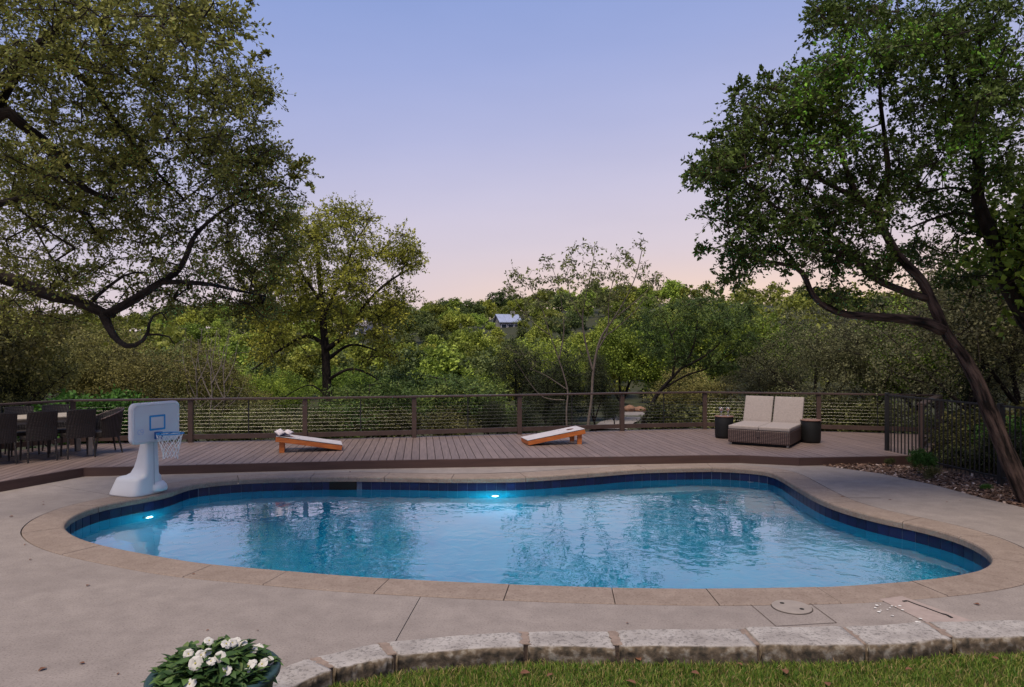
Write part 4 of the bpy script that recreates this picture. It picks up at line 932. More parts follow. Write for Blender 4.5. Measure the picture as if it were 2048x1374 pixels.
def grow(mains, cent, step=.3, rt=.006, wig=.22, pw=2.4):
    """join every leaf centre to the nearest wood: returns twig cones"""
    pos, par, main = [], [], []
    for pts, r0, r1 in mains:
        q, _ = resample([Vector(p) for p in pts], step, False); b = len(pos)
        for k in range(len(q)): pos.append(q[k]); par.append(b + k - 1 if k else -1); main.append(True)
    NP = np.array(pos); cent = np.asarray(cent); order = np.argsort(np.min(np.linalg.norm(cent[:, None] - NP[None], axis=2), 1))
    cap = len(pos) + len(cent) * 8; A = np.zeros((cap, 3)); A[:len(pos)] = NP; n = len(pos)
    for ci in order:
        c = cent[ci]; d = A[:n] - c; dist = np.linalg.norm(d, axis=1) + .25 * np.maximum(0, d[:, 2]); j = int(np.argmin(dist)); a = A[j]; L = np.linalg.norm(c - a); k = int(min(6, max(1, L / step))); prev = j
        off = rng.normal(size=3) * L * wig
        for q in range(1, k + 1):
            f = q / k; p = a + (c - a) * f + off * math.sin(math.pi * f) + (rng.normal(size=3) * .04 * L if q < k else 0)
            A[n] = p; par.append(prev); main.append(False); prev = n; n += 1
    par = np.array(par); main = np.array(main); acc = np.zeros(n); ch = np.bincount(par[par >= 0], minlength=n)
    for i in range(n - 1, -1, -1):
        if acc[i] == 0: acc[i] = rt ** pw
        if par[i] >= 0 and not main[i]: acc[par[i]] += acc[i] * .85
    r = acc ** (1 / pw); idx = np.where(~main)[0]; p0 = par[idx]
    r0 = np.minimum(np.where(main[p0], r[idx] * 1.25, r[p0]), r[idx] * 1.8)
    return cones(A[p0], A[idx], r0, r[idx], 5)
def limb_mesh(pts, r0, r1, org, sides=12, rough=.06, step=.12):
    c = catmull([Vector(p) for p in pts], 6, False); q, Ln = resample(c, step, False); m = len(q); t = np.linspace(0, 1, m)
    rad = r0 + (r1 - r0) * t ** .8; ph = rng.uniform(0, 6)
    rad = rad * (1 + rough * np.sin(t * Ln * 2.1 + ph) + rough * .6 * rng.normal(size=m))
    mb = MB().tube([Vector(p) - org for p in q], list(rad), sides)
    me = mb.mesh('limb', True, False)
    th = np.arange(sides) * 2 * np.pi / sides; bk = np.zeros((m, sides, 3)); bk[..., 0] = np.cos(th)[None] * rad[:, None]; bk[..., 1] = np.sin(th)[None] * rad[:, None]; bk[..., 2] = (t * Ln)[:, None] + ph
    at = me.attributes.new('bk', 'FLOAT_VECTOR', 'POINT'); at.data.foreach_set('vector', bk.astype(np.float32).ravel()); return me
def blob(ells, dens=1.0):
    """leaf centres in ellipsoids given as (px, py, rx, ry, D, dD, n)"""
    out = []
    for px, py, rx_, ry_, D, dD, n in ells:
        n = int(n * dens); v = unit(rng.normal(size=(n, 3))) * (rng.random(n) ** (1 / 2.6))[:, None]
        for a in v:
            d = D + a[1] * dD; p = P(px + a[0] * rx_, py + a[2] * ry_, d); out.append(tuple(p))
    return np.array(out)
def tree(name, label, cat, org, trunk, limbs, cent, bark, leafm, sig, nt, nl, L, W, group=None, cr=None, twr=.006, step=.3, extra_twigs=True, **kw):
    org = Vector(org); t = thing(name, label, cat, org, 0, group); o = np.array(org)
    link('trunk', limb_mesh(*trunk, org), bark, t)
    for l in limbs: link('limb', limb_mesh(*l, org, sides=9), bark, t)
    if len(cent):
        V, Fc = grow([trunk] + list(limbs), cent, step, twr); link('twigs', mesh_np('twigs', V - o, Fc, None, True), bark, t)
        tw = []; V, T, r = spray(cent, sig, nt, nl, L, W, cr=cr, jit=.07, tip=True, twig_out=tw, **kw); link('crown', mesh_np('crown', V - o, T, r), leafm, t)
        a_, b_ = tw[0]; V, Fc = cones(a_, b_, np.full(len(a_), twr * .6), np.full(len(a_), twr * .25), 3); link('twigs', mesh_np('twigs', V - o, Fc), bark, t)
    return t

LM_oak = leaf_mat('live_oak_leaves', [(0, (0.0614, 0.0643, 0.0121)), (.45, (0.1724, 0.1809, 0.0376)), (.85, (0.3302, 0.3265, 0.0816)), (1, (0.4949, 0.4357, 0.1385))], .24, 0)
LM_right = leaf_mat('glossy_green_leaves', [(0, (0.0220, 0.0391, 0.0070)), (.5, (0.0748, 0.1127, 0.0200)), (.82, (0.1485, 0.2012, 0.0420)), (.87, (0.1650, 0.3795, 0.0350)), (1, (0.3080, 0.6325, 0.0600))], .24, 0)
LM_mid = leaf_mat('yellow_oak_leaves', [(0, (0.0809, 0.0885, 0.0111)), (.5, (0.2246, 0.2364, 0.0305)), (1, (0.4763, 0.4564, 0.0686))], .24, 0)
LM_young = leaf_mat('sapling_leaves', [(0, (0.0650, 0.0819, 0.0218)), (.6, (0.1602, 0.1835, 0.0554)), (1, (0.2964, 0.3112, 0.1010))], .3, 0)
LM_mim = leaf_mat('feathery_leaves', [(0, (0.0290, 0.0520, 0.0153)), (.5, (0.0835, 0.1328, 0.0352)), (1, (0.2059, 0.2552, 0.0547))], .22, .1)
LM_brush = leaf_mat('olive_brush_leaves', [(0, (0.0562, 0.0549, 0.0162)), (.5, (0.1654, 0.1543, 0.0435)), (1, (0.3413, 0.3093, 0.0995))], .22, .22)
LM_green = leaf_mat('broad_green_leaves', [(0, (0.0463, 0.0739, 0.0111)), (.5, (0.1510, 0.2130, 0.0285)), (1, (0.3708, 0.4557, 0.0610))], .24, .3)
LM_cedar = leaf_mat('cedar_leaves', [(0, (.012, .018, .008)), (.6, (.035, .045, .018)), (1, (.07, .078, .03))], .15, .2)
LM_grey = leaf_mat('grey_green_leaves', [(0, (0.0384, 0.0384, 0.0180)), (.5, (0.1012, 0.1026, 0.0471)), (1, (0.2250, 0.2175, 0.1060))], .25, .15)
LM_hill = leaf_mat('hill_leaves', [(0, (0.0948, 0.1139, 0.0199)), (.5, (0.2259, 0.2708, 0.0418)), (1, (0.4228, 0.4642, 0.0826))], .22, .42)
LM_shade = leaf_mat('shaded_shrub_leaves', [(0, (0.0200, 0.0240, 0.0072)), (.5, (0.0728, 0.0776, 0.0233)), (1, (0.2025, 0.1958, 0.0668))], .22, .35)  # brush-leaf tones darkened so the low shrubs look shaded
LM_hill2 = leaf_mat('dark_hill_leaves', [(0, (.04, .055, .018)), (.5, (.10, .13, .04)), (1, (.20, .23, .075))], .22, .35)
LM_bright = leaf_mat('bright_shrub_leaves', [(0, (0.0289, 0.0662, 0.0112)), (.5, (0.0577, 0.1367, 0.0200)), (1, (0.1072, 0.2236, 0.0400))], .24, .1)

# ------------------------------------------------------------------ big live oak at left
oc_ = blob([(40, 90, 210, 150, 7.6, 1.5, 120), (230, 70, 180, 120, 7.9, 1.4, 95), (395, 40, 85, 70, 6.0, .7, 26), (345, 200, 170, 120, 8.6, 1.3, 95), (110, 290, 190, 140, 8.3, 1.5, 100), (300, 340, 200, 115, 9.0, 1.4, 110),
            (445, 270, 85, 110, 9.4, 1.2, 48), (480, 385, 80, 70, 9.8, 1.2, 44), (80, 450, 150, 90, 9.6, 1.1, 60), (260, 455, 150, 60, 9.8, 1.0, 48), (440, 480, 70, 60, 10, 1, 20), (395, 565, 85, 65, 9.8, .7, 24), (90, 610, 110, 60, 9.9, .8, 30),
            (310, 600, 80, 40, 9.7, .5, 12), (200, 545, 110, 30, 9.9, .7, 12), (505, 560, 70, 70, 10.2, .8, 34), (500, 150, 40, 30, 9.2, .5, 9), (510, 190, 40, 18, 9.2, .5, 8), (560, 330, 55, 30, 9.9, .5, 10), (545, 420, 60, 55, 10.1, .7, 26), (520, 300, 45, 60, 9.7, .6, 18), (60, 380, 160, 90, 9.4, 1.0, 30), (100, 300, 200, 120, 12, 1.4, 46), (110, 545, 130, 45, 8.1, .35, 11), (330, 520, 70, 40, 8.5, .3, 6), (505, 620, 60, 40, 10.4, .6, 18), (560, 500, 50, 50, 10.3, .6, 16)])
wisps = np.array([tuple(P(x, y, 9.6)) for x, y in ((530, 105), (515, 110), (500, 120), (540, 185), (525, 180), (512, 168), (535, 205), (598, 325), (615, 322), (585, 335), (590, 350), (620, 372), (500, 5), (490, 30), (478, 45), (468, 70), (452, 82))])
tr = ([(-9.2, 6.6, -.3), (-9.0, 6.8, .9), (-8.6, 7.1, 1.9), (-8.1, 7.6, 2.5), tuple(P(-150, 530, 8.2)), tuple(P(-70, 535, 8.4)), tuple(P(0, 552, 8.5)), tuple(P(60, 575, 8.6)), tuple(P(105, 592, 8.65)), tuple(P(150, 600, 8.7)), tuple(P(205, 625, 8.8)), tuple(P(228, 628, 8.8))], .205, .058)
lm = [([P(215, 628, 8.8), P(262, 603, 8.85), P(310, 572, 8.9), P(352, 545, 9.0), P(370, 518, 9.05), P(384, 482, 9.1), P(398, 462, 9.15), P(440, 425, 9.4), P(500, 392, 9.7)], .062, .012),
      ([P(322, 564, 8.9), P(370, 565, 9.0), P(422, 569, 9.2), P(470, 580, 9.5), P(530, 592, 10)], .042, .010),
      ([P(205, 624, 8.8), P(216, 650, 8.8), P(228, 672, 8.75), P(245, 688, 8.7), P(262, 693, 8.7), P(282, 684, 8.7), P(295, 667, 8.75), P(298, 648, 8.8), P(308, 630, 8.85), P(322, 624, 8.9), P(334, 640, 8.95)], .06, .008),
      ([P(294, 669, 8.75), P(330, 670, 8.8), P(345, 680, 8.85), P(350, 690, 8.85)], .016, .006),
      ([P(-120, 520, 8.2), P(-60, 330, 7.6), P(0, 225, 7.4), P(50, 255, 7.6), P(85, 280, 7.8), P(115, 305, 7.9), P(140, 345, 8.0), P(175, 380, 8.2), P(230, 400, 8.5)], .12, .03),
      ([P(115, 305, 7.9), P(118, 340, 8.0), P(135, 365, 8.1), P(165, 385, 8.2)], .035, .012),
      ([P(-60, 420, 8.2), P(10, 405, 8.3), P(60, 395, 8.4), P(120, 410, 8.5), P(180, 430, 8.7)], .06, .02),
      ([P(-60, 330, 7.6), P(60, 120, 7.6), P(170, 160, 7.9), P(230, 240, 8.2), P(300, 330, 8.6), P(370, 400, 9.0)], .06, .015),
      ([P(-40, 200, 7.4), P(150, 30, 7.6), P(215, 100, 7.9), P(270, 155, 8.3), P(350, 180, 8.7), P(430, 190, 9.1)], .05, .012),
      ([P(185, 600, 8.8), P(215, 575, 8.9), P(255, 548, 9.0), P(290, 545, 9.1)], .028, .01)]
cr = np.clip(rng.normal(.45, .2, len(oc_) + len(wisps)), 0, 1)
sg = np.r_[np.full(len(oc_), .20), np.full(len(wisps), .055)]
tree('live_oak_tree', 'big live oak reaching in from the left over the pool corner', 'tree', (-9.2, 6.6, -.3), tr, lm, np.vstack([oc_, wisps]), M_bark, LM_oak, sg, 8, 12, .047, .0135, cr=cr, step=.28)

# ------------------------------------------------------------------ leaning tree and its neighbour at right
rc = blob([(1740, 60, 120, 90, 9.0, 1.2, 60), (1680, 150, 110, 90, 9.0, 1.2, 55), (1600, 190, 70, 60, 8.9, .9, 26), (1520, 230, 70, 60, 8.9, .8, 30), (1470, 290, 55, 60, 8.8, .8, 28), (1430, 345, 45, 35, 8.7, .6, 20), (1540, 330, 110, 90, 9.1, 1.2, 50), (1660, 290, 110, 90, 9.1, 1.2, 50),
           (1480, 420, 70, 60, 9.0, .9, 34), (1590, 430, 110, 60, 9.3, 1.2, 44), (1720, 410, 110, 70, 9.4, 1.3, 46), (1500, 500, 60, 40, 9.1, .8, 24), (1620, 510, 90, 40, 9.4, 1, 28), (1740, 520, 90, 45, 9.5, 1, 28), (1680, 590, 40, 30, 9.6, .6, 9), (1650, 30, 30, 40, 8.9, .5, 12), (1470, 560, 26, 18, 9.0, .4, 5)])
rcw = np.array([tuple(P(x, y, 8.9)) for x, y in ((1383, 345), (1392, 330), (1378, 358), (1400, 505), (1410, 500), (1415, 278), (1430, 270), (1485, 165), (1530, 150), (1470, 180))])
ncr = blob([(1950, 60, 130, 90, 8.3, 1.3, 60), (1850, 110, 120, 90, 8.6, 1.4, 60), (1990, 200, 110, 100, 8.4, 1.3, 56), (1870, 250, 110, 90, 8.9, 1.3, 52), (1800, 330, 100, 70, 9.3, 1.2, 36), (1980, 320, 100, 70, 9.3, 1.0, 36), (1900, 420, 90, 55, 10.3, .8, 24), (2040, 450, 70, 60, 10.6, .7, 18), (1860, 510, 80, 40, 10.5, .8, 16), (1950, 570, 70, 40, 10.9, .7, 12), (2070, 600, 50, 60, 10.6, .6, 12), (2120, 300, 90, 200, 9.0, 1.5, 50)])
tr = ([P(2062, 1012, 9.3), P(2043, 975, 9.3), P(2012, 905, 9.32), P(1978, 820, 9.35), P(1955, 765, 9.38), P(1925, 710, 9.4), P(1893, 668, 9.4), P(1868, 612, 9.4), P(1842, 560, 9.4), P(1800, 515, 9.35), P(1768, 462, 9.3), P(1745, 420, 9.25), P(1716, 395, 9.2), P(1690, 330, 9.1), P(1670, 250, 9.0), P(1690, 130, 8.9)], .165, .02)
tr = ([P(2068, 1030, 9.3)] + tr[0], .128, .015)
lm = [([P(1885, 660, 9.4), P(1850, 645, 9.38), P(1800, 637, 9.35), P(1745, 633, 9.3), P(1690, 628, 9.25), P(1650, 612, 9.2), P(1625, 590, 9.2), P(1612, 560, 9.15), P(1597, 538, 9.1), P(1565, 528, 9.05), P(1505, 518, 9.0), P(1460, 490, 8.95)], .085, .012),
      ([P(1852, 596, 9.4), P(1815, 585, 9.38), P(1765, 565, 9.35), P(1735, 545, 9.3), P(1700, 505, 9.25), P(1665, 475, 9.2), P(1630, 455, 9.15), P(1590, 435, 9.1), P(1530, 400, 9.0), P(1480, 350, 8.9)], .06, .012),
      ([P(1745, 420, 9.25), P(1775, 360, 9.15), P(1770, 280, 9.1), P(1760, 180, 9.0), P(1770, 60, 8.9)], .05, .012),
      ([P(1716, 395, 9.2), P(1660, 370, 9.1), P(1600, 330, 9.0), P(1550, 270, 8.9)], .04, .01),
      ([P(1700, 505, 9.25), P(1640, 500, 9.2), P(1590, 480, 9.1), P(1550, 478, 9.05)], .025, .008), ([P(1597, 538, 9.1), P(1570, 500, 9.1), P(1545, 490, 9.0)], .02, .008)]
allc = np.vstack([rc, rcw]); cr = np.clip(rng.normal(.38, .17, len(allc)), 0, .76)
bright_spots = [(1690, 110), (1770, 80), (1700, 130), (1685, 140), (1730, 150), (1650, 190), (1690, 260), (1720, 260), (1640, 290), (1880, 200), (1610, 120), (1620, 180)]
def brighten(cc, cr, spots, rad):  # lifts leaf centres near the given spots to the brightest green
    px = 1024 + cc[:, 0] * F / cc[:, 1]; py = YH + (HC - cc[:, 2]) * F / cc[:, 1]
    for x, y in spots:
        m = (px - x) ** 2 + (py - y) ** 2 < rad ** 2; m &= rng.random(len(cc)) < .75; cr[m] = rng.uniform(.9, 1.0, m.sum())
brighten(allc, cr, bright_spots, 36)
sg = np.r_[np.full(len(rc), .19), np.full(len(rcw), .07)]
tree('leaning_tree', 'leaning tree with ridged bark in front of the black fence', 'tree', P(2068, 1030, 9.3), tr, lm, allc, M_barkr, LM_right, sg, 8, 11, .054, .0165, cr=cr, step=.28)
tr = ([(8.15, 9.9, -.35), P(2130, 800, 9.9), P(2085, 690, 9.9), P(2040, 620, 9.9), P(2005, 550, 9.85), P(1990, 490, 9.8), P(1970, 440, 9.7), P(1955, 390, 9.5), P(1958, 330, 9.3), P(1935, 240, 9.0), P(1900, 140, 8.7), P(1890, 30, 8.5)], .19, .03)
lm = [([P(1970, 440, 9.7), P(1915, 425, 9.6), P(1860, 440, 9.6), P(1810, 460, 9.6)], .035, .01), ([P(1955, 390, 9.5), P(1905, 375, 9.4), P(1850, 385, 9.3)], .03, .01), ([P(1995, 500, 9.8), P(2040, 440, 9.6), P(2070, 350, 9.3), P(2100, 200, 9.0)], .07, .02),
      ([P(1935, 240, 9.0), P(1985, 180, 8.7), P(2010, 90, 8.4)], .045, .012), ([P(2005, 550, 9.85), P(2060, 520, 9.7), P(2110, 500, 9.6)], .04, .015)]
cr = np.clip(rng.normal(.40, .17, len(ncr)), 0, .78); brighten(ncr, cr, [(1890, 90), (1980, 120), (1930, 180), (1990, 290), (1945, 300), (1900, 270), (1840, 60)], 32)
tree('shade_tree', 'dark upright tree at the right edge behind the leaning one', 'tree', (8.15, 9.9, -.35), tr, lm, ncr, M_bark, LM_right, .19, 8, 11, .054, .0165, cr=cr, step=.28)

# ------------------------------------------------------------------ trees just beyond the railing
D_ = 21
mc = blob([(640, 450, 75, 42, D_, 2.2, 40), (705, 432, 42, 30, D_, 1.5, 16), (600, 505, 85, 60, D_, 2.4, 50), (725, 505, 80, 48, D_, 2.2, 40), (795, 497, 45, 35, D_, 1.5, 20), (825, 528, 30, 22, D_, 1.2, 11), (690, 572, 120, 42, D_, 2.5, 52), (600, 598, 115, 52, D_, 2.6, 56), (560, 690, 80, 45, D_, 2, 26), (700, 645, 120, 34, D_, 2.4, 40), (785, 610, 45, 24, D_, 1.3, 14), (775, 700, 65, 30, D_, 1.8, 14), (520, 640, 45, 36, D_, 1.6, 18), (545, 560, 60, 50, D_, 1.8, 26), (570, 430, 40, 30, D_, 1.4, 10)])
tr = ([(P(662, 900, D_).x, D_, -1.6), P(660, 860, D_), P(655, 790, D_), P(652, 730, D_), P(650, 690, D_), P(646, 640, D_), P(640, 570, D_), P(634, 500, D_), P(626, 440, D_)], .24, .03)
lm = [([P(652, 700, D_), P(690, 668, D_ - .3), P(730, 610, D_ - .5), P(775, 565, D_ - .6), P(830, 532, D_ - .6)], .09, .02), ([P(650, 690, D_), P(612, 672, D_ + .4), P(560, 700, D_ + .7), P(505, 740, D_ + 1)], .08, .02),
      ([P(656, 760, D_), P(700, 738, D_ - .5), P(745, 752, D_ - .8), P(785, 790, D_ - 1)], .055, .015), ([P(654, 720, D_), P(700, 690, D_ + .5), P(750, 700, D_ + .8), P(800, 725, D_ + 1)], .06, .015),
      ([P(646, 640, D_), P(685, 550, D_), P(715, 480, D_), P(745, 432, D_)], .06, .015), ([P(640, 600, D_), P(600, 540, D_), P(570, 470, D_)], .06, .015), ([P(658, 800, D_), P(620, 770, D_ + .5), P(560, 800, D_ + .6), P(525, 830, D_ + .6)], .03, .01)]
tree('spreading_oak', 'spreading oak behind the railing, left of centre', 'tree', tr[0][0], tr, lm, mc, M_bark, LM_mid, .36, 9, 11, .080, .023, step=.45, twr=.009)
D_ = 19
def sap(pts): return [P(x, y, D_) for x, y in pts]
tr = ([(P(1175, 900, D_).x, D_, -1.4)] + sap([(1176, 860), (1183, 800), (1187, 740), (1200, 680), (1225, 640), (1250, 600), (1272, 550), (1285, 495)]), .06, .008)
lm = [(sap([(1187, 745), (1172, 690), (1165, 640), (1172, 590), (1185, 530), (1190, 490)]), .032, .006), (sap([(1195, 700), (1215, 660), (1218, 600), (1230, 550), (1240, 520)]), .025, .006), (sap([(1200, 680), (1240, 650), (1280, 610), (1300, 570), (1318, 545)]), .016, .004), (sap([(1100, 670), (1060, 640), (1030, 600), (1012, 570)]), .014, .004), (sap([(1225, 640), (1262, 610), (1290, 585), (1315, 560)]), .02, .005),
      ([(P(1138, 900, D_).x, D_, -1.4)] + sap([(1133, 830), (1135, 780), (1118, 720), (1100, 670), (1085, 620), (1060, 575), (1035, 545)]), .035, .006), (sap([(1118, 720), (1128, 660), (1122, 600), (1110, 550), (1095, 515)]), .02, .005), (sap([(1135, 780), (1090, 750), (1060, 738)]), .018, .005), (sap([(1165, 640), (1140, 590), (1135, 540)]), .016, .005), (sap([(1130, 800), (1080, 790), (1030, 720)]), .014, .005)]
yc = blob([(1310, 545, 14, 14, D_, .4, 4), (1015, 575, 14, 16, D_, .4, 5), (1155, 500, 24, 14, D_, .5, 5), (1240, 505, 24, 16, D_, .5, 5), (1280, 540, 20, 18, D_, .5, 5), (1060, 620, 40, 25, D_, .8, 10), (1130, 545, 40, 30, D_, .8, 9), (1210, 590, 60, 30, D_, .9, 12), (1250, 560, 40, 30, D_, .8, 8), (1025, 560, 20, 20, D_, .5, 4), (1300, 600, 26, 16, D_, .6, 4), (1160, 575, 60, 40, D_, 1, 10), (1075, 565, 30, 24, D_, .6, 7), (1190, 500, 12, 12, D_, .4, 4), (1145, 522, 30, 18, D_, .6, 7), (1095, 520, 16, 12, D_, .4, 4), (1060, 552, 30, 18, D_, .6, 8), (1030, 580, 18, 14, D_, .5, 5), (1285, 495, 10, 14, D_, .3, 4), (1265, 525, 20, 16, D_, .5, 7), (1235, 545, 26, 16, D_, .6, 8), (1190, 560, 40, 22, D_, .8, 16), (1120, 570, 40, 22, D_, .8, 14), (1085, 600, 36, 18, D_, .7, 11), (1160, 605, 40, 18, D_, .8, 12), (1240, 585, 34, 16, D_, .7, 9), (1290, 565, 22, 12, D_, .5, 6), (1310, 560, 10, 8, D_, .3, 3), (1215, 620, 50, 18, D_, .8, 10), (1110, 640, 50, 16, D_, .8, 9), (1070, 720, 40, 22, D_, .7, 10), (1020, 700, 26, 18, D_, .6, 5), (1035, 545, 14, 10, D_, .4, 3), (1205, 525, 16, 12, D_, .4, 4)])
tree('pale_sapling', 'slim pale-stemmed young tree with sparse leaves behind the railing', 'tree', tr[0][0], tr, lm, yc, M_pale, LM_young, .15, 4, 4, .095, .022, step=.3, twr=.004, droop=.35)
D_ = 20.5
tr = ([(P(1276, 900, D_).x, D_, -1.5)] + sap([(1282, 860), (1300, 815), (1320, 782), (1345, 755), (1375, 720), (1390, 680), (1395, 640), (1400, 610)]), .09, .015)
lm = [(sap([(1325, 778), (1370, 752), (1420, 735), (1450, 715), (1480, 690)]), .04, .01), (sap([(1360, 738), (1420, 705), (1460, 660), (1490, 630)]), .04, .01), (sap([(1345, 755), (1350, 700), (1335, 650), (1320, 620)]), .035, .01)]
fc = blob([(1320, 640, 60, 26, D_, 1.4, 22), (1400, 615, 70, 24, D_, 1.4, 26), (1470, 640, 50, 26, D_, 1.2, 20), (1495, 680, 28, 22, D_, .8, 9), (1440, 715, 40, 24, D_, 1, 14), (1340, 705, 50, 26, D_, 1.2, 18), (1395, 670, 60, 22, D_, 1.2, 16), (1505, 620, 26, 18, D_, .7, 7), (1290, 690, 30, 20, D_, .9, 8)])
tree('feathery_tree', 'feathery dark green tree with forked dark trunk, right of the sapling', 'tree', tr[0][0], tr, lm, fc, M_bark, LM_mim, .26, 8, 16, .10, .012, step=.4, twr=.006, flat=.35, droop=.25)

# generic trees: variants built once, copied one by one
def lobes(n, rx_, rz, z0, k, seed, shell=.55, sq=1.0):
    r_ = np.random.default_rng(seed); L_ = []
    for _ in range(k):
        d = unit(r_.normal(size=3)); d[2] = abs(d[2]) * 1.1 - .35; L_.append((d * np.array([rx_, rx_, rz]) * r_.uniform(.45, .8), r_.uniform(.32, .52)))
    out = []
    for i in range(n):
        c, s_ = L_[i % k]; v = unit(r_.normal(size=3)) * (shell + (1 - shell) * r_.random()); out.append(c + v * s_ * np.array([rx_, rx_, rz * sq]))
    out = np.array(out); out[:, 2] += z0; return out
def variant(h, rx_, rz, z0, k, ncl, sig, nt, nl, L, W, seed, leafm, bark, tr_r=.10, **kw):
    c = lobes(ncl, rx_, rz, z0, k, seed); c[:, 2] = np.maximum(c[:, 2], .25)
    trunk = ([(0, 0, -.8), (.05, .02, h * .2), (-.08, .1, h * .45), (.1, -.05, h * .75)], tr_r, tr_r * .25)
    lim = [([(0, .02, h * .25), (rx_ * .35 * math.cos(a), rx_ * .35 * math.sin(a), h * .45), (rx_ * .75 * math.cos(a + .3), rx_ * .75 * math.sin(a + .3), h * .62)], tr_r * .55, tr_r * .12) for a in (seed, seed + 2.2, seed + 4.1)]
    tm_ = limb_mesh(*trunk, Vector((0, 0, 0)), sides=8); tm_.materials.append(bark)
    V0, F0 = [], []; off = 0
    V1, F1 = grow([trunk] + lim, c, .4, .007)
    for l in lim:
        q, _ = resample([Vector(p) for p in l[0]], .3, False); rr_ = np.linspace(l[1], l[2], len(q)); v, f = cones(q[:-1], q[1:], rr_[:-1], rr_[1:], 6); V0.append(v); F0.append((v, f))
    allV = [V1]; quads = [F1]; o_ = len(V1)
    for v, f in F0: allV.append(v); quads.append(f[:, :4] + o_); o_ += len(v)
    bm_ = mesh_np('branches', np.vstack(allV), np.vstack(quads), None, True); bm_.materials.append(bark)
    V, T, r = spray(c, sig, nt, nl, L, W, **kw); cm = mesh_np('crown', V, T, r); cm.materials.append(leafm)
    return tm_, bm_, cm
VAR = {
 'brush': [variant(4.6, 2.3, 1.9, 2.6, 9, 330, .30, 7, 9, .062, .019, s, LM_brush, M_bark) for s in (1, 2)],
 'green': [variant(5.0, 2.0, 2.1, 2.9, 8, 300, .34, 7, 9, .085, .028, s, LM_green, M_bark) for s in (3, 4)],
 'cedar': [variant(5.4, 1.5, 2.6, 2.8, 8, 330, .30, 8, 9, .07, .014, s, LM_cedar, M_bark) for s in (5, 6)],
 'grey':  [variant(5.0, 2.6, 2.3, 2.7, 10, 420, .30, 8, 10, .055, .015, 7, LM_grey, M_bark)],
 'shrub': [variant(1.6, .9, .75, .8, 6, 120, .20, 6, 8, .065, .022, s, LM_shade, M_bark, .03) for s in (8, 9)],
 'pale':  [variant(1.8, 1.0, .8, .9, 6, 130, .22, 7, 9, .05, .013, 10, LM_shade, M_bark, .03)],
 'fern':  [variant(2.4, 1.3, .9, 1.3, 7, 90, .30, 8, 15, .09, .012, 11, LM_mim, M_bark, .05, flat=.35, droop=.25)],
 'bright': [variant(1.6, .8, .8, .8, 6, 95, .18, 6, 8, .08, .026, 12, LM_bright, M_bark, .03)],
}
NAMES = {'brush': 'brush_oak_tree', 'green': 'broadleaf_tree', 'cedar': 'cedar_tree', 'grey': 'grey_oak_tree', 'shrub': 'green_shrub', 'pale': 'olive_shrub', 'fern': 'sumac_shrub', 'bright': 'bright_green_shrub'}
cnt = {}
def place(kind, px, D, top, label, group, wide=1.0, base=None):
    """stand a copy at column px and distance D, its crown reaching row top"""
    v = VAR[kind]; k = cnt.get(kind, 0); cnt[kind] = k + 1; tm_, bm_, cm = v[k % len(v)]
    x = (px - 1024) * D / F; z = float(tz(x, D)) if base is None else base; hz = HC - (top - YH) * D / F - z
    h0 = max(vv.co.z for vv in cm.vertices) if 'h' not in cm else cm['h']; cm['h'] = h0
    s_ = hz / h0; t = thing(NAMES[kind], label, 'shrub' if 'shrub' in NAMES[kind] else 'tree', (x, D, z), rng.uniform(0, 6.28), group); t.scale = (s_ * wide, s_ * wide, s_)
    link('trunk', tm_, None, t); link('branches', bm_, None, t); link('crown', cm, None, t); return t
g1 = 'trees beyond the railing'
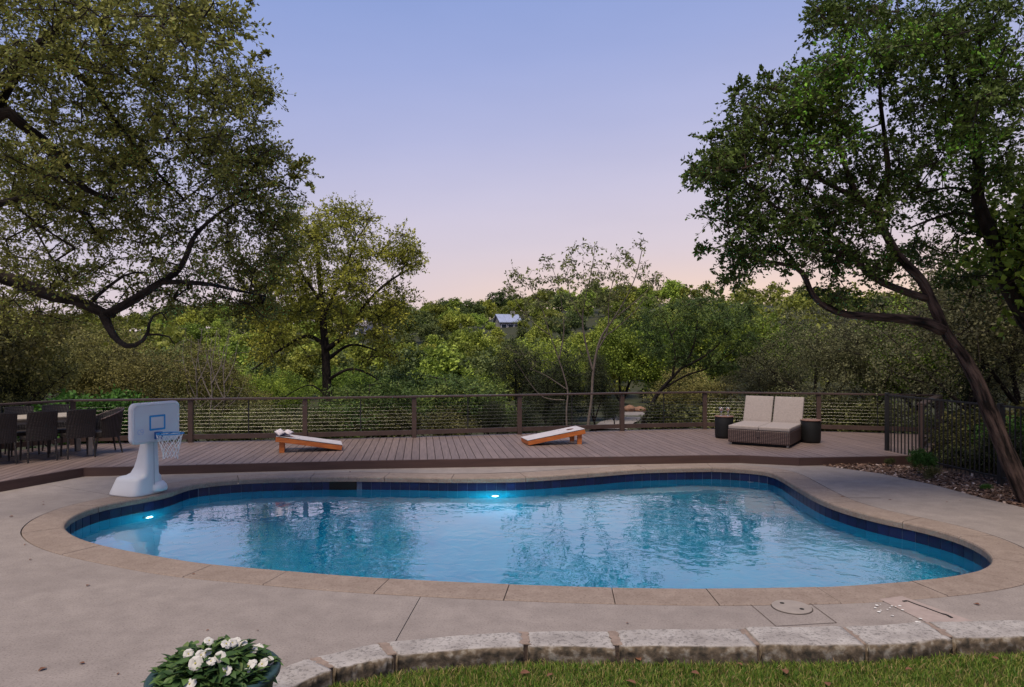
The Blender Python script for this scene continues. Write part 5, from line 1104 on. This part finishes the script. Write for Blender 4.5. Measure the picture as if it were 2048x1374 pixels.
for a in [('brush', 20, 17.5, 585, 'olive scrub oak behind the dining table at the left edge', 1.0), ('brush', 130, 20, 632, 'olive scrub oak behind the left end of the railing, left of two', 1.15), ('brush', 255, 21, 648, 'olive scrub oak above the basketball hoop', 1.2), ('brush', 375, 23, 668, 'olive scrub oak between hoop and spreading oak', 1.1), ('brush', 200, 27, 625, 'olive scrub oak in the second row behind the hoop', 1.1), ('brush', 60, 25, 620, 'olive scrub oak in the second row at far left', 1.2),
          ('cedar', 55, 17.8, 672, 'dark green cedar with leaning trunk at the left edge', .9), ('green', 490, 27, 720, 'yellow-green tree just left of the spreading oak trunk', 1.1), ('green', 575, 30, 735, 'yellow-green tree behind the spreading oak trunk', 1.1), ('brush', 470, 24, 745, 'low olive tree under the spreading oak, left side', 1.2),
          ('green', 790, 34, 745, 'yellow-green tree right of the spreading oak', 1.0), ('green', 880, 38, 745, 'yellow-green tree below the hillside, left of centre', 1.0), ('green', 960, 34, 735, 'yellow-green tree left of the pale sapling', 1.0), ('cedar', 1030, 24, 668, 'dark cedar left of the pale sapling stems', 1.0), ('cedar', 1110, 23, 690, 'dark cedar directly behind the pale sapling', 1.15), ('cedar', 1188, 24, 690, 'dark cedar between sapling and feathery tree', .72),
          ('green', 1245, 31, 628, 'broadleaf tree behind the feathery tree, left of three', 1.0), ('green', 1340, 32, 598, 'broadleaf tree behind the feathery tree, middle of three', 1.0), ('green', 1450, 31, 590, 'broadleaf tree behind the feathery tree, right of three', 1.0), ('green', 1530, 30, 600, 'broadleaf tree at the lit gap under the leaning tree', .9),
          ('grey', 1635, 20.5, 588, 'dense grey-green oak behind the chaise', 1.05), ('grey', 1750, 24, 600, 'dense grey-green oak right of the chaise, second row', 1.1), ('green', 1835, 20, 575, 'green tree behind the railing corner', 1.0), ('grey', 1935, 18, 490, 'grey-green tree behind the leaning trunk', 1.0), ('grey', 2040, 16, 450, 'dark tree at the right edge beyond the fence', 1.0), ('brush', 1400, 24, 720, 'low olive tree behind the left drum table', 1.2), ('grey', 1520, 22.5, 690, 'low grey-green oak left of the chaise', 1.0), ('cedar', 1990, 21, 640, 'dark cedar deep behind the black fence', 1.1), ('brush', 1880, 25, 590, 'olive tree deep behind the railing corner', 1.1),
          ('green', 690, 42, 720, 'pale tree seen below the spreading oak branches', 1.1), ('green', 430, 40, 705, 'pale tree in the gap left of the spreading oak', 1.1), ('green', 1090, 40, 665, 'broadleaf tree behind the dark cedars', 1.1)]:
    place(*a[:5], g1, a[5])
for a in [('grey', 2260, 13, 250, 'dense oak added for shade at the right edge beyond the fence', 1.1), ('green', 2330, 9.5, 150, 'broadleaf tree added for shade off the right edge beside the fence', 1.1), ('brush', -190, 15, 420, 'scrub oak added for shade at the extreme left behind the deck', 1.1)]:  # trees added at the sides to shade the fence and dining area
    place(*a[:5], g1, a[5])
g2 = 'shrubs behind the railing'
for a in [('bright', 150, 15.7, 772, 'bright green shrub above the dining chairs, left of three', 1.1), ('bright', 210, 15.9, 776, 'bright green shrub beside the hoop, middle of three', 1.0), ('bright', 262, 16.0, 766, 'bright green shrub just left of the backboard top', .8), ('bright', 110, 15.4, 800, 'low bright green shrub behind the table', 1.1),
          ('pale', 420, 17.5, 800, 'olive shrub behind the railing between hoop and first cornhole board', 1.2), ('pale', 500, 18, 788, 'olive shrub behind the railing, left of the cornhole board', 1.3), ('pale', 585, 17.5, 800, 'pale olive shrub behind the first cornhole board', 1.3), ('fern', 740, 19.5, 745, 'feathery dark shrub right of the oak trunk', 1.1), ('pale', 705, 18.5, 800, 'olive shrub at the foot of the oak trunk', 1.2), ('fern', 870, 21, 728, 'feathery dark green shrub left of centre', 1.2), ('fern', 930, 22, 742, 'feathery dark green shrub at centre', 1.0), ('shrub', 800, 18.5, 800, 'green shrub behind the railing post left of centre', 1.2), ('pale', 880, 19, 798, 'olive shrub behind the railing at centre', 1.3), ('cedar', 980, 19.5, 790, 'dark leafy shrub behind the second cornhole board', 1.3), ('cedar', 1060, 19.5, 798, 'dark juniper shrub below the dark cedars', 1.3), ('cedar', 1130, 20, 802, 'dark juniper shrub at the foot of the sapling', 1.1),
          ('cedar', 1228, 36, 790, 'dark juniper left of the drive', 1.3), ('cedar', 1330, 34, 780, 'dark juniper right of the drive', 1.3), ('cedar', 1285, 66, 770, 'dark juniper above the drive end', 1.6), ('cedar', 1240, 64, 765, 'dark juniper behind the boulders', 1.6), ('cedar', 1325, 62, 770, 'dark juniper far right of the drive', 1.6), ('shrub', 1350, 19.5, 790, 'green shrub left of the left drum table', 1.2), ('shrub', 1430, 20, 785, 'green shrub behind the left drum table', 1.3), ('pale', 1500, 20, 780, 'olive shrub behind the chaise back', 1.2), ('pale', 1690, 19, 785, 'olive shrub behind the right drum table', 1.3), ('shrub', 1760, 18.5, 780, 'green shrub behind the fence post at the deck', 1.2), ('shrub', 1640, 19, 770, 'green shrub behind the railing right of the chaise', 1.1), ('pale', 340, 17.2, 790, 'olive shrub right behind the backboard', 1.3), ('pale', 240, 17.4, 800, 'olive shrub behind the hoop net', 1.2), ('pale', 1580, 20, 765, 'olive shrub behind the chaise, right half', 1.2),
          ('pale', 20, 15.6, 790, 'olive shrub behind the far dining chairs', 1.4), ('pale', 300, 19, 765, 'olive shrub behind the backboard, second row', 1.4), ('pale', 440, 21, 765, 'olive shrub among the bare grey branches', 1.4)]:
    place(*a[:5], g2, a[5])
g3 = 'shrubs beyond the black fence'
for a in [('shrub', 1905, 13.6, 852, 'light green shrub seen through the fence pickets, left of three', 1.2), ('shrub', 1955, 12.4, 868, 'light green shrub seen through the fence, middle of three', 1.2), ('shrub', 2035, 11.6, 850, 'light green shrub behind the leaning trunk, right of three', 1.1), ('bright', 2042, 12.6, 818, 'bright shrub at the right edge above the fence', 1.1), ('shrub', 1930, 15, 815, 'shaded shrub deep beyond the fence', 1.5), ('shrub', 2010, 14, 790, 'tall shaded shrub behind the leaning trunk', 1.6), ('shrub', 1880, 17, 800, 'shaded shrub behind the deck corner', 1.5)]:
    place(*a[:5], g3, a[5])
g4 = 'young plants in the mulch bed'
for a in [('bright', 1847, 11.35, 893, 'leafy plant at the foot of the fence, tallest in the mulch', .85), ('shrub', 1824, 11.9, 905, 'small leafy plant by the deck corner in the mulch', .9), ('shrub', 1780, 12.35, 912, 'small dark plant against the deck fascia', .9), ('bright', 1972, 10.2, 966, 'tiny green weed at the fence post in the mulch', 1.2), ('shrub', 1868, 11.1, 930, 'low plant spreading in front of the pickets', 1.1)]:
    place(*a[:5], g4, a[5], -.02)
# bare grey saplings
for x0, D_, lb in ((420, 19.5, 'bare grey sapling with branching twigs, left of the oak'), (445, 20.2, 'second bare grey sapling closest to the oak'), (390, 20.8, 'thin bare grey sapling just right of the hoop')):
    b0 = Vector((P(x0, 880, D_).x, D_, float(tz(0, D_)) - .1))
    def q(dx, y): return P(x0 + dx, y, D_)
    tr = ([b0, q(-2, 850), q(4, 790), q(2, 740), q(10, 690), q(14, 660)], .035, .006)
    lm = [([q(4, 800), q(-14, 760), q(-24, 715), q(-22, 680)], .018, .004), ([q(2, 770), q(22, 730), q(30, 690), q(44, 665)], .018, .004), ([q(3, 745), q(-8, 705), q(-6, 670)], .012, .004), ([q(3, 820), q(30, 795), q(46, 760)], .015, .004), ([q(0, 835), q(-30, 800), q(-44, 785)], .012, .004)]
    tips = np.array([tuple(q(rng.uniform(-50, 55), rng.uniform(655, 780))) for _ in range(46)])
    t = thing('bare_sapling', lb, 'tree', b0, 0, 'bare grey saplings behind the railing'); link('trunk', limb_mesh(*tr, b0, sides=7), M_deadw, t)
    for l in lm: link('limb', limb_mesh(*l, b0, sides=6), M_deadw, t)
    V, Fc = grow([tr] + lm, tips, .3, .004); link('twigs', mesh_np('twigs', V - np.array(b0), Fc, None, True), M_deadw, t)

# ------------------------------------------------------------------ wooded hill across the valley
hv = []
for s_ in range(7):
    c = lobes(110, 2.6, 2.5 if s_ != 5 else 3.4, 3.4, 8, 40 + s_, .5); c[:, 2] = np.maximum(c[:, 2], .4)
    V, T, r = spray(c, .42, 6, 7, .26, .095, flat=.8, cr=np.clip(.25 + .11 * c[:, 2] + rng.normal(0, .1, len(c)) * 0 + rng.uniform(-.2, .2, len(c)), 0, 1) * 0 + rng.random(len(c)))
    me = mesh_np('hill_crown', V, T, r); me.materials.append(LM_hill2 if s_ in (2, 5) else LM_hill); hv.append(me)
def hill_label(px, D):
    c = 'left of the spreading oak' if px < 560 else 'behind the spreading oak' if px < 860 else 'at centre, near the metal-roofed house' if px < 1060 else 'behind the pale sapling' if px < 1300 else 'behind the leaning tree'
    r_ = 'in the valley bottom' if D < 85 else 'low on the hillside' if D < 125 else 'halfway up the hillside' if D < 185 else 'along the ridge'
    return 'leafy tree ' + r_ + ' ' + c
spots = []
for D in (46, 57, 69, 82, 96, 112, 132, 154, 178, 204, 230, 252):
    stepx = 56 if D < 100 else (46 if D < 180 else 42)
    for px in np.arange(340, 1380, stepx): spots.append((px + rng.uniform(-.4, .4) * stepx, D * rng.uniform(.94, 1.06)))
for D in (90, 150, 220):
    for px in list(np.arange(-160, 340, 90)) + list(np.arange(1400, 2250, 95)): spots.append((px + rng.uniform(-25, 25), D * rng.uniform(.9, 1.1)))
nh = 0
for px, D in spots:
    small = .5 if (abs(px - 1014) < 48 and 110 < D < 182) or (abs(px - 716) < 44 and 100 < D < 162) else 1
    if 1225 < px < 1315 and D < 60: continue
    x = (px - 1024) * D / F; s_ = rng.uniform(.8, 1.25) * (.72 + .0030 * D) * small
    o = link('hillside_tree', hv[int(rng.integers(0, 7))], None, None, (x, D, float(tz(x, D)) - .3), rng.uniform(0, 6.28)); o.scale = (s_, s_, s_ * rng.uniform(.8, 1.05))
    tag(o, hill_label(px, D), 'tree', 'hillside trees across the valley'); nh += 1
print('hill trees', nh)
# far wood: the rest of the ridge and the side slopes read as one mass
pts = []
for D in np.arange(258, 420, 14):
    for px in np.arange(-700, 2750, 48): pts.append((px + rng.uniform(-20, 20), D))
for D in np.arange(60, 250, 18):
    for px in list(np.arange(-1500, -180, 90)) + list(np.arange(2270, 3600, 90)): pts.append((px + rng.uniform(-30, 30), D))
for D in np.arange(70, 250, 20):
    for px in list(np.arange(-160, 330, 80)) + list(np.arange(1400, 2250, 80)): pts.append((px + rng.uniform(-30, 30), D + rng.uniform(-6, 6)))
pts = np.array(pts); X = (pts[:, 0] - 1024) * pts[:, 1] / F; Zb = tz(X, pts[:, 1]); n = len(X); cc = []
for k in range(n):
    m = 10; v = unit(rng.normal(size=(m, 3))); v[:, 2] = np.abs(v[:, 2]); s_ = rng.uniform(.8, 1.25)
    cc.append(np.array([X[k], pts[k, 1], Zb[k] + 2.2]) + v * np.array([3.2, 3.2, 3.6]) * s_)
V, T, r = spray(np.vstack(cc), 1.2, 4, 7, .75, .28)
o = link('far_wood', mesh_np('far_wood', V, T, r), LM_hill); tag(o, 'wooded ridge closing the view behind the hillside trees', 'wood', kind='stuff')

# houses among the hillside trees
M_roofm = mat('pale_metal_roof', (.36, .40, .54), .35, var=.2, scale=1.5, metal=.2); M_wallw = mat('white_render', (.72, .68, .72), .8, var=.1); M_wallg = mat('grey_stone_wall', (.30, .28, .27), .9, var=.3, scale=2); M_wpane = mat('dark_pane', (.03, .04, .06), .1)
M_roofs = mat('grey_shingle', (.20, .18, .19), .8, var=.3, scale=3)
def house(label, px, row_, D, w, d, hw, hr, wallm, roofm, rz):
    x = (px - 1024) * D / F; zt = HC - (row_ - YH) * D / F; z0 = zt - hw - hr
    t = thing('hillside_house', label, 'house', (x, D, z0), rz)
    wm = MB(); wm.box(-w / 2, w / 2, -d / 2, d / 2, -2, hw); wm.add([(-w / 2, -d / 2, hw), (-w / 2, d / 2, hw), (-w / 2, 0, hw + hr * .97)], [(0, 1, 2)]); wm.add([(w / 2, -d / 2, hw), (w / 2, d / 2, hw), (w / 2, 0, hw + hr * .97)], [(0, 1, 2)]); wm.build('wall', wallm, t)
    e = .45
    for sgn in (-1, 1):
        sl_ = MB().add([(-w / 2 - e, sgn * (d / 2 + e), hw - .1), (w / 2 + e, sgn * (d / 2 + e), hw - .1), (w / 2 + e, 0, hw + hr), (-w / 2 - e, 0, hw + hr), (-w / 2 - e, sgn * (d / 2 + e), hw + .08), (w / 2 + e, sgn * (d / 2 + e), hw + .08), (w / 2 + e, 0, hw + hr + .18), (-w / 2 - e, 0, hw + hr + .18)],
                       [(0, 1, 2, 3), (7, 6, 5, 4), (0, 4, 5, 1), (1, 5, 6, 2), (3, 2, 6, 7), (0, 3, 7, 4)]).build('roof', roofm, t)
        for k in range(int(w / 1.2)) if roofm is M_roofm else ():
            xx = -w / 2 + .3 + k * 1.2; MB().add([(xx, sgn * (d / 2 + e), hw + .081), (xx + .08, sgn * (d / 2 + e), hw + .081), (xx + .08, sgn * .05, hw + hr + .17), (xx, sgn * .05, hw + hr + .17), (xx, sgn * (d / 2 + e), hw + .17), (xx + .08, sgn * (d / 2 + e), hw + .17), (xx + .08, sgn * .05, hw + hr + .26), (xx, sgn * .05, hw + hr + .26)], [(0, 1, 5, 4), (4, 5, 6, 7), (1, 2, 6, 5), (0, 4, 7, 3)]).build('seam', roofm, sl_)
    for k in range(3):
        xx = -w / 2 + w * (k + .5) / 3; wd = MB().box(xx - .75, xx + .75, -d / 2 - .06, -d / 2 - .003, hw * .25, hw * .8).build('window', M_wallw, t)
        MB().box(xx - .62, xx + .62, -d / 2 - .075, -d / 2 - .062, hw * .29, hw * .76).build('pane', M_wpane, wd)
    MB().box(w * .2, w * .2 + .9, -.5, .4, hw + hr * .6, hw + hr + 1.0).build('chimney', wallm, t); return t
house('pale metal-roofed house among the hillside trees right of centre', 1014, 630, 178, 5.2, 6, 2.2, 2.0, M_wallg, M_roofm, R(18))
house('white house seen through the spreading oak branches', 716, 645, 158, 6, 6, 3.0, .9, M_wallw, M_roofs, R(-10))

# paved drive and rocks glimpsed below the railing
pl_ = [(4.4, 34), (5.8, 40), (7.4, 46), (9.0, 52), (10.6, 58)]
c = catmull([Vector((x, y, 0)) for x, y in pl_], 6, False); vs = []
for i, p in enumerate(c):
    tt = (c[min(i + 1, len(c) - 1)] - c[max(i - 1, 0)]).normalized(); nn = Vector((tt.y, -tt.x, 0)); wv = 1.0
    zz = float(tz(p.x, p.y)) + .07
    for k in (-1, 1): vs.append((p.x + nn.x * wv * k, p.y + nn.y * wv * k, zz))
struct('drive', mesh_np('drive', vs, [(2 * i, 2 * i + 1, 2 * i + 3, 2 * i + 2) for i in range(len(c) - 1)]), M_path, 'pale drive below the deck seen through the railing', 'drive')
for k, (px, D, s_) in enumerate(((1256, 56, .5), (1268, 57, .42), (1280, 56.5, .5), (1292, 57, .4), (1304, 58, .4))):
    bm = bmesh.new(); bmesh.ops.create_icosphere(bm, subdivisions=3, radius=s_)
    for v in bm.verts: v.co *= 1 + .18 * math.sin(v.co.x * 5 + k) * math.cos(v.co.y * 4 + k * 2) + .08 * math.sin(v.co.z * 11); v.co.z *= .8
    me = bpy.data.meshes.new('boulder'); bm.to_mesh(me); bm.free(); x = (px - 1024) * D / F
    o = link('boulder', me, M_rock, None, (x, D, float(tz(x, D)) + .35 * s_)); tag(o, 'tan boulder beside the drive seen below the railing', 'rock', 'boulders beside the drive')
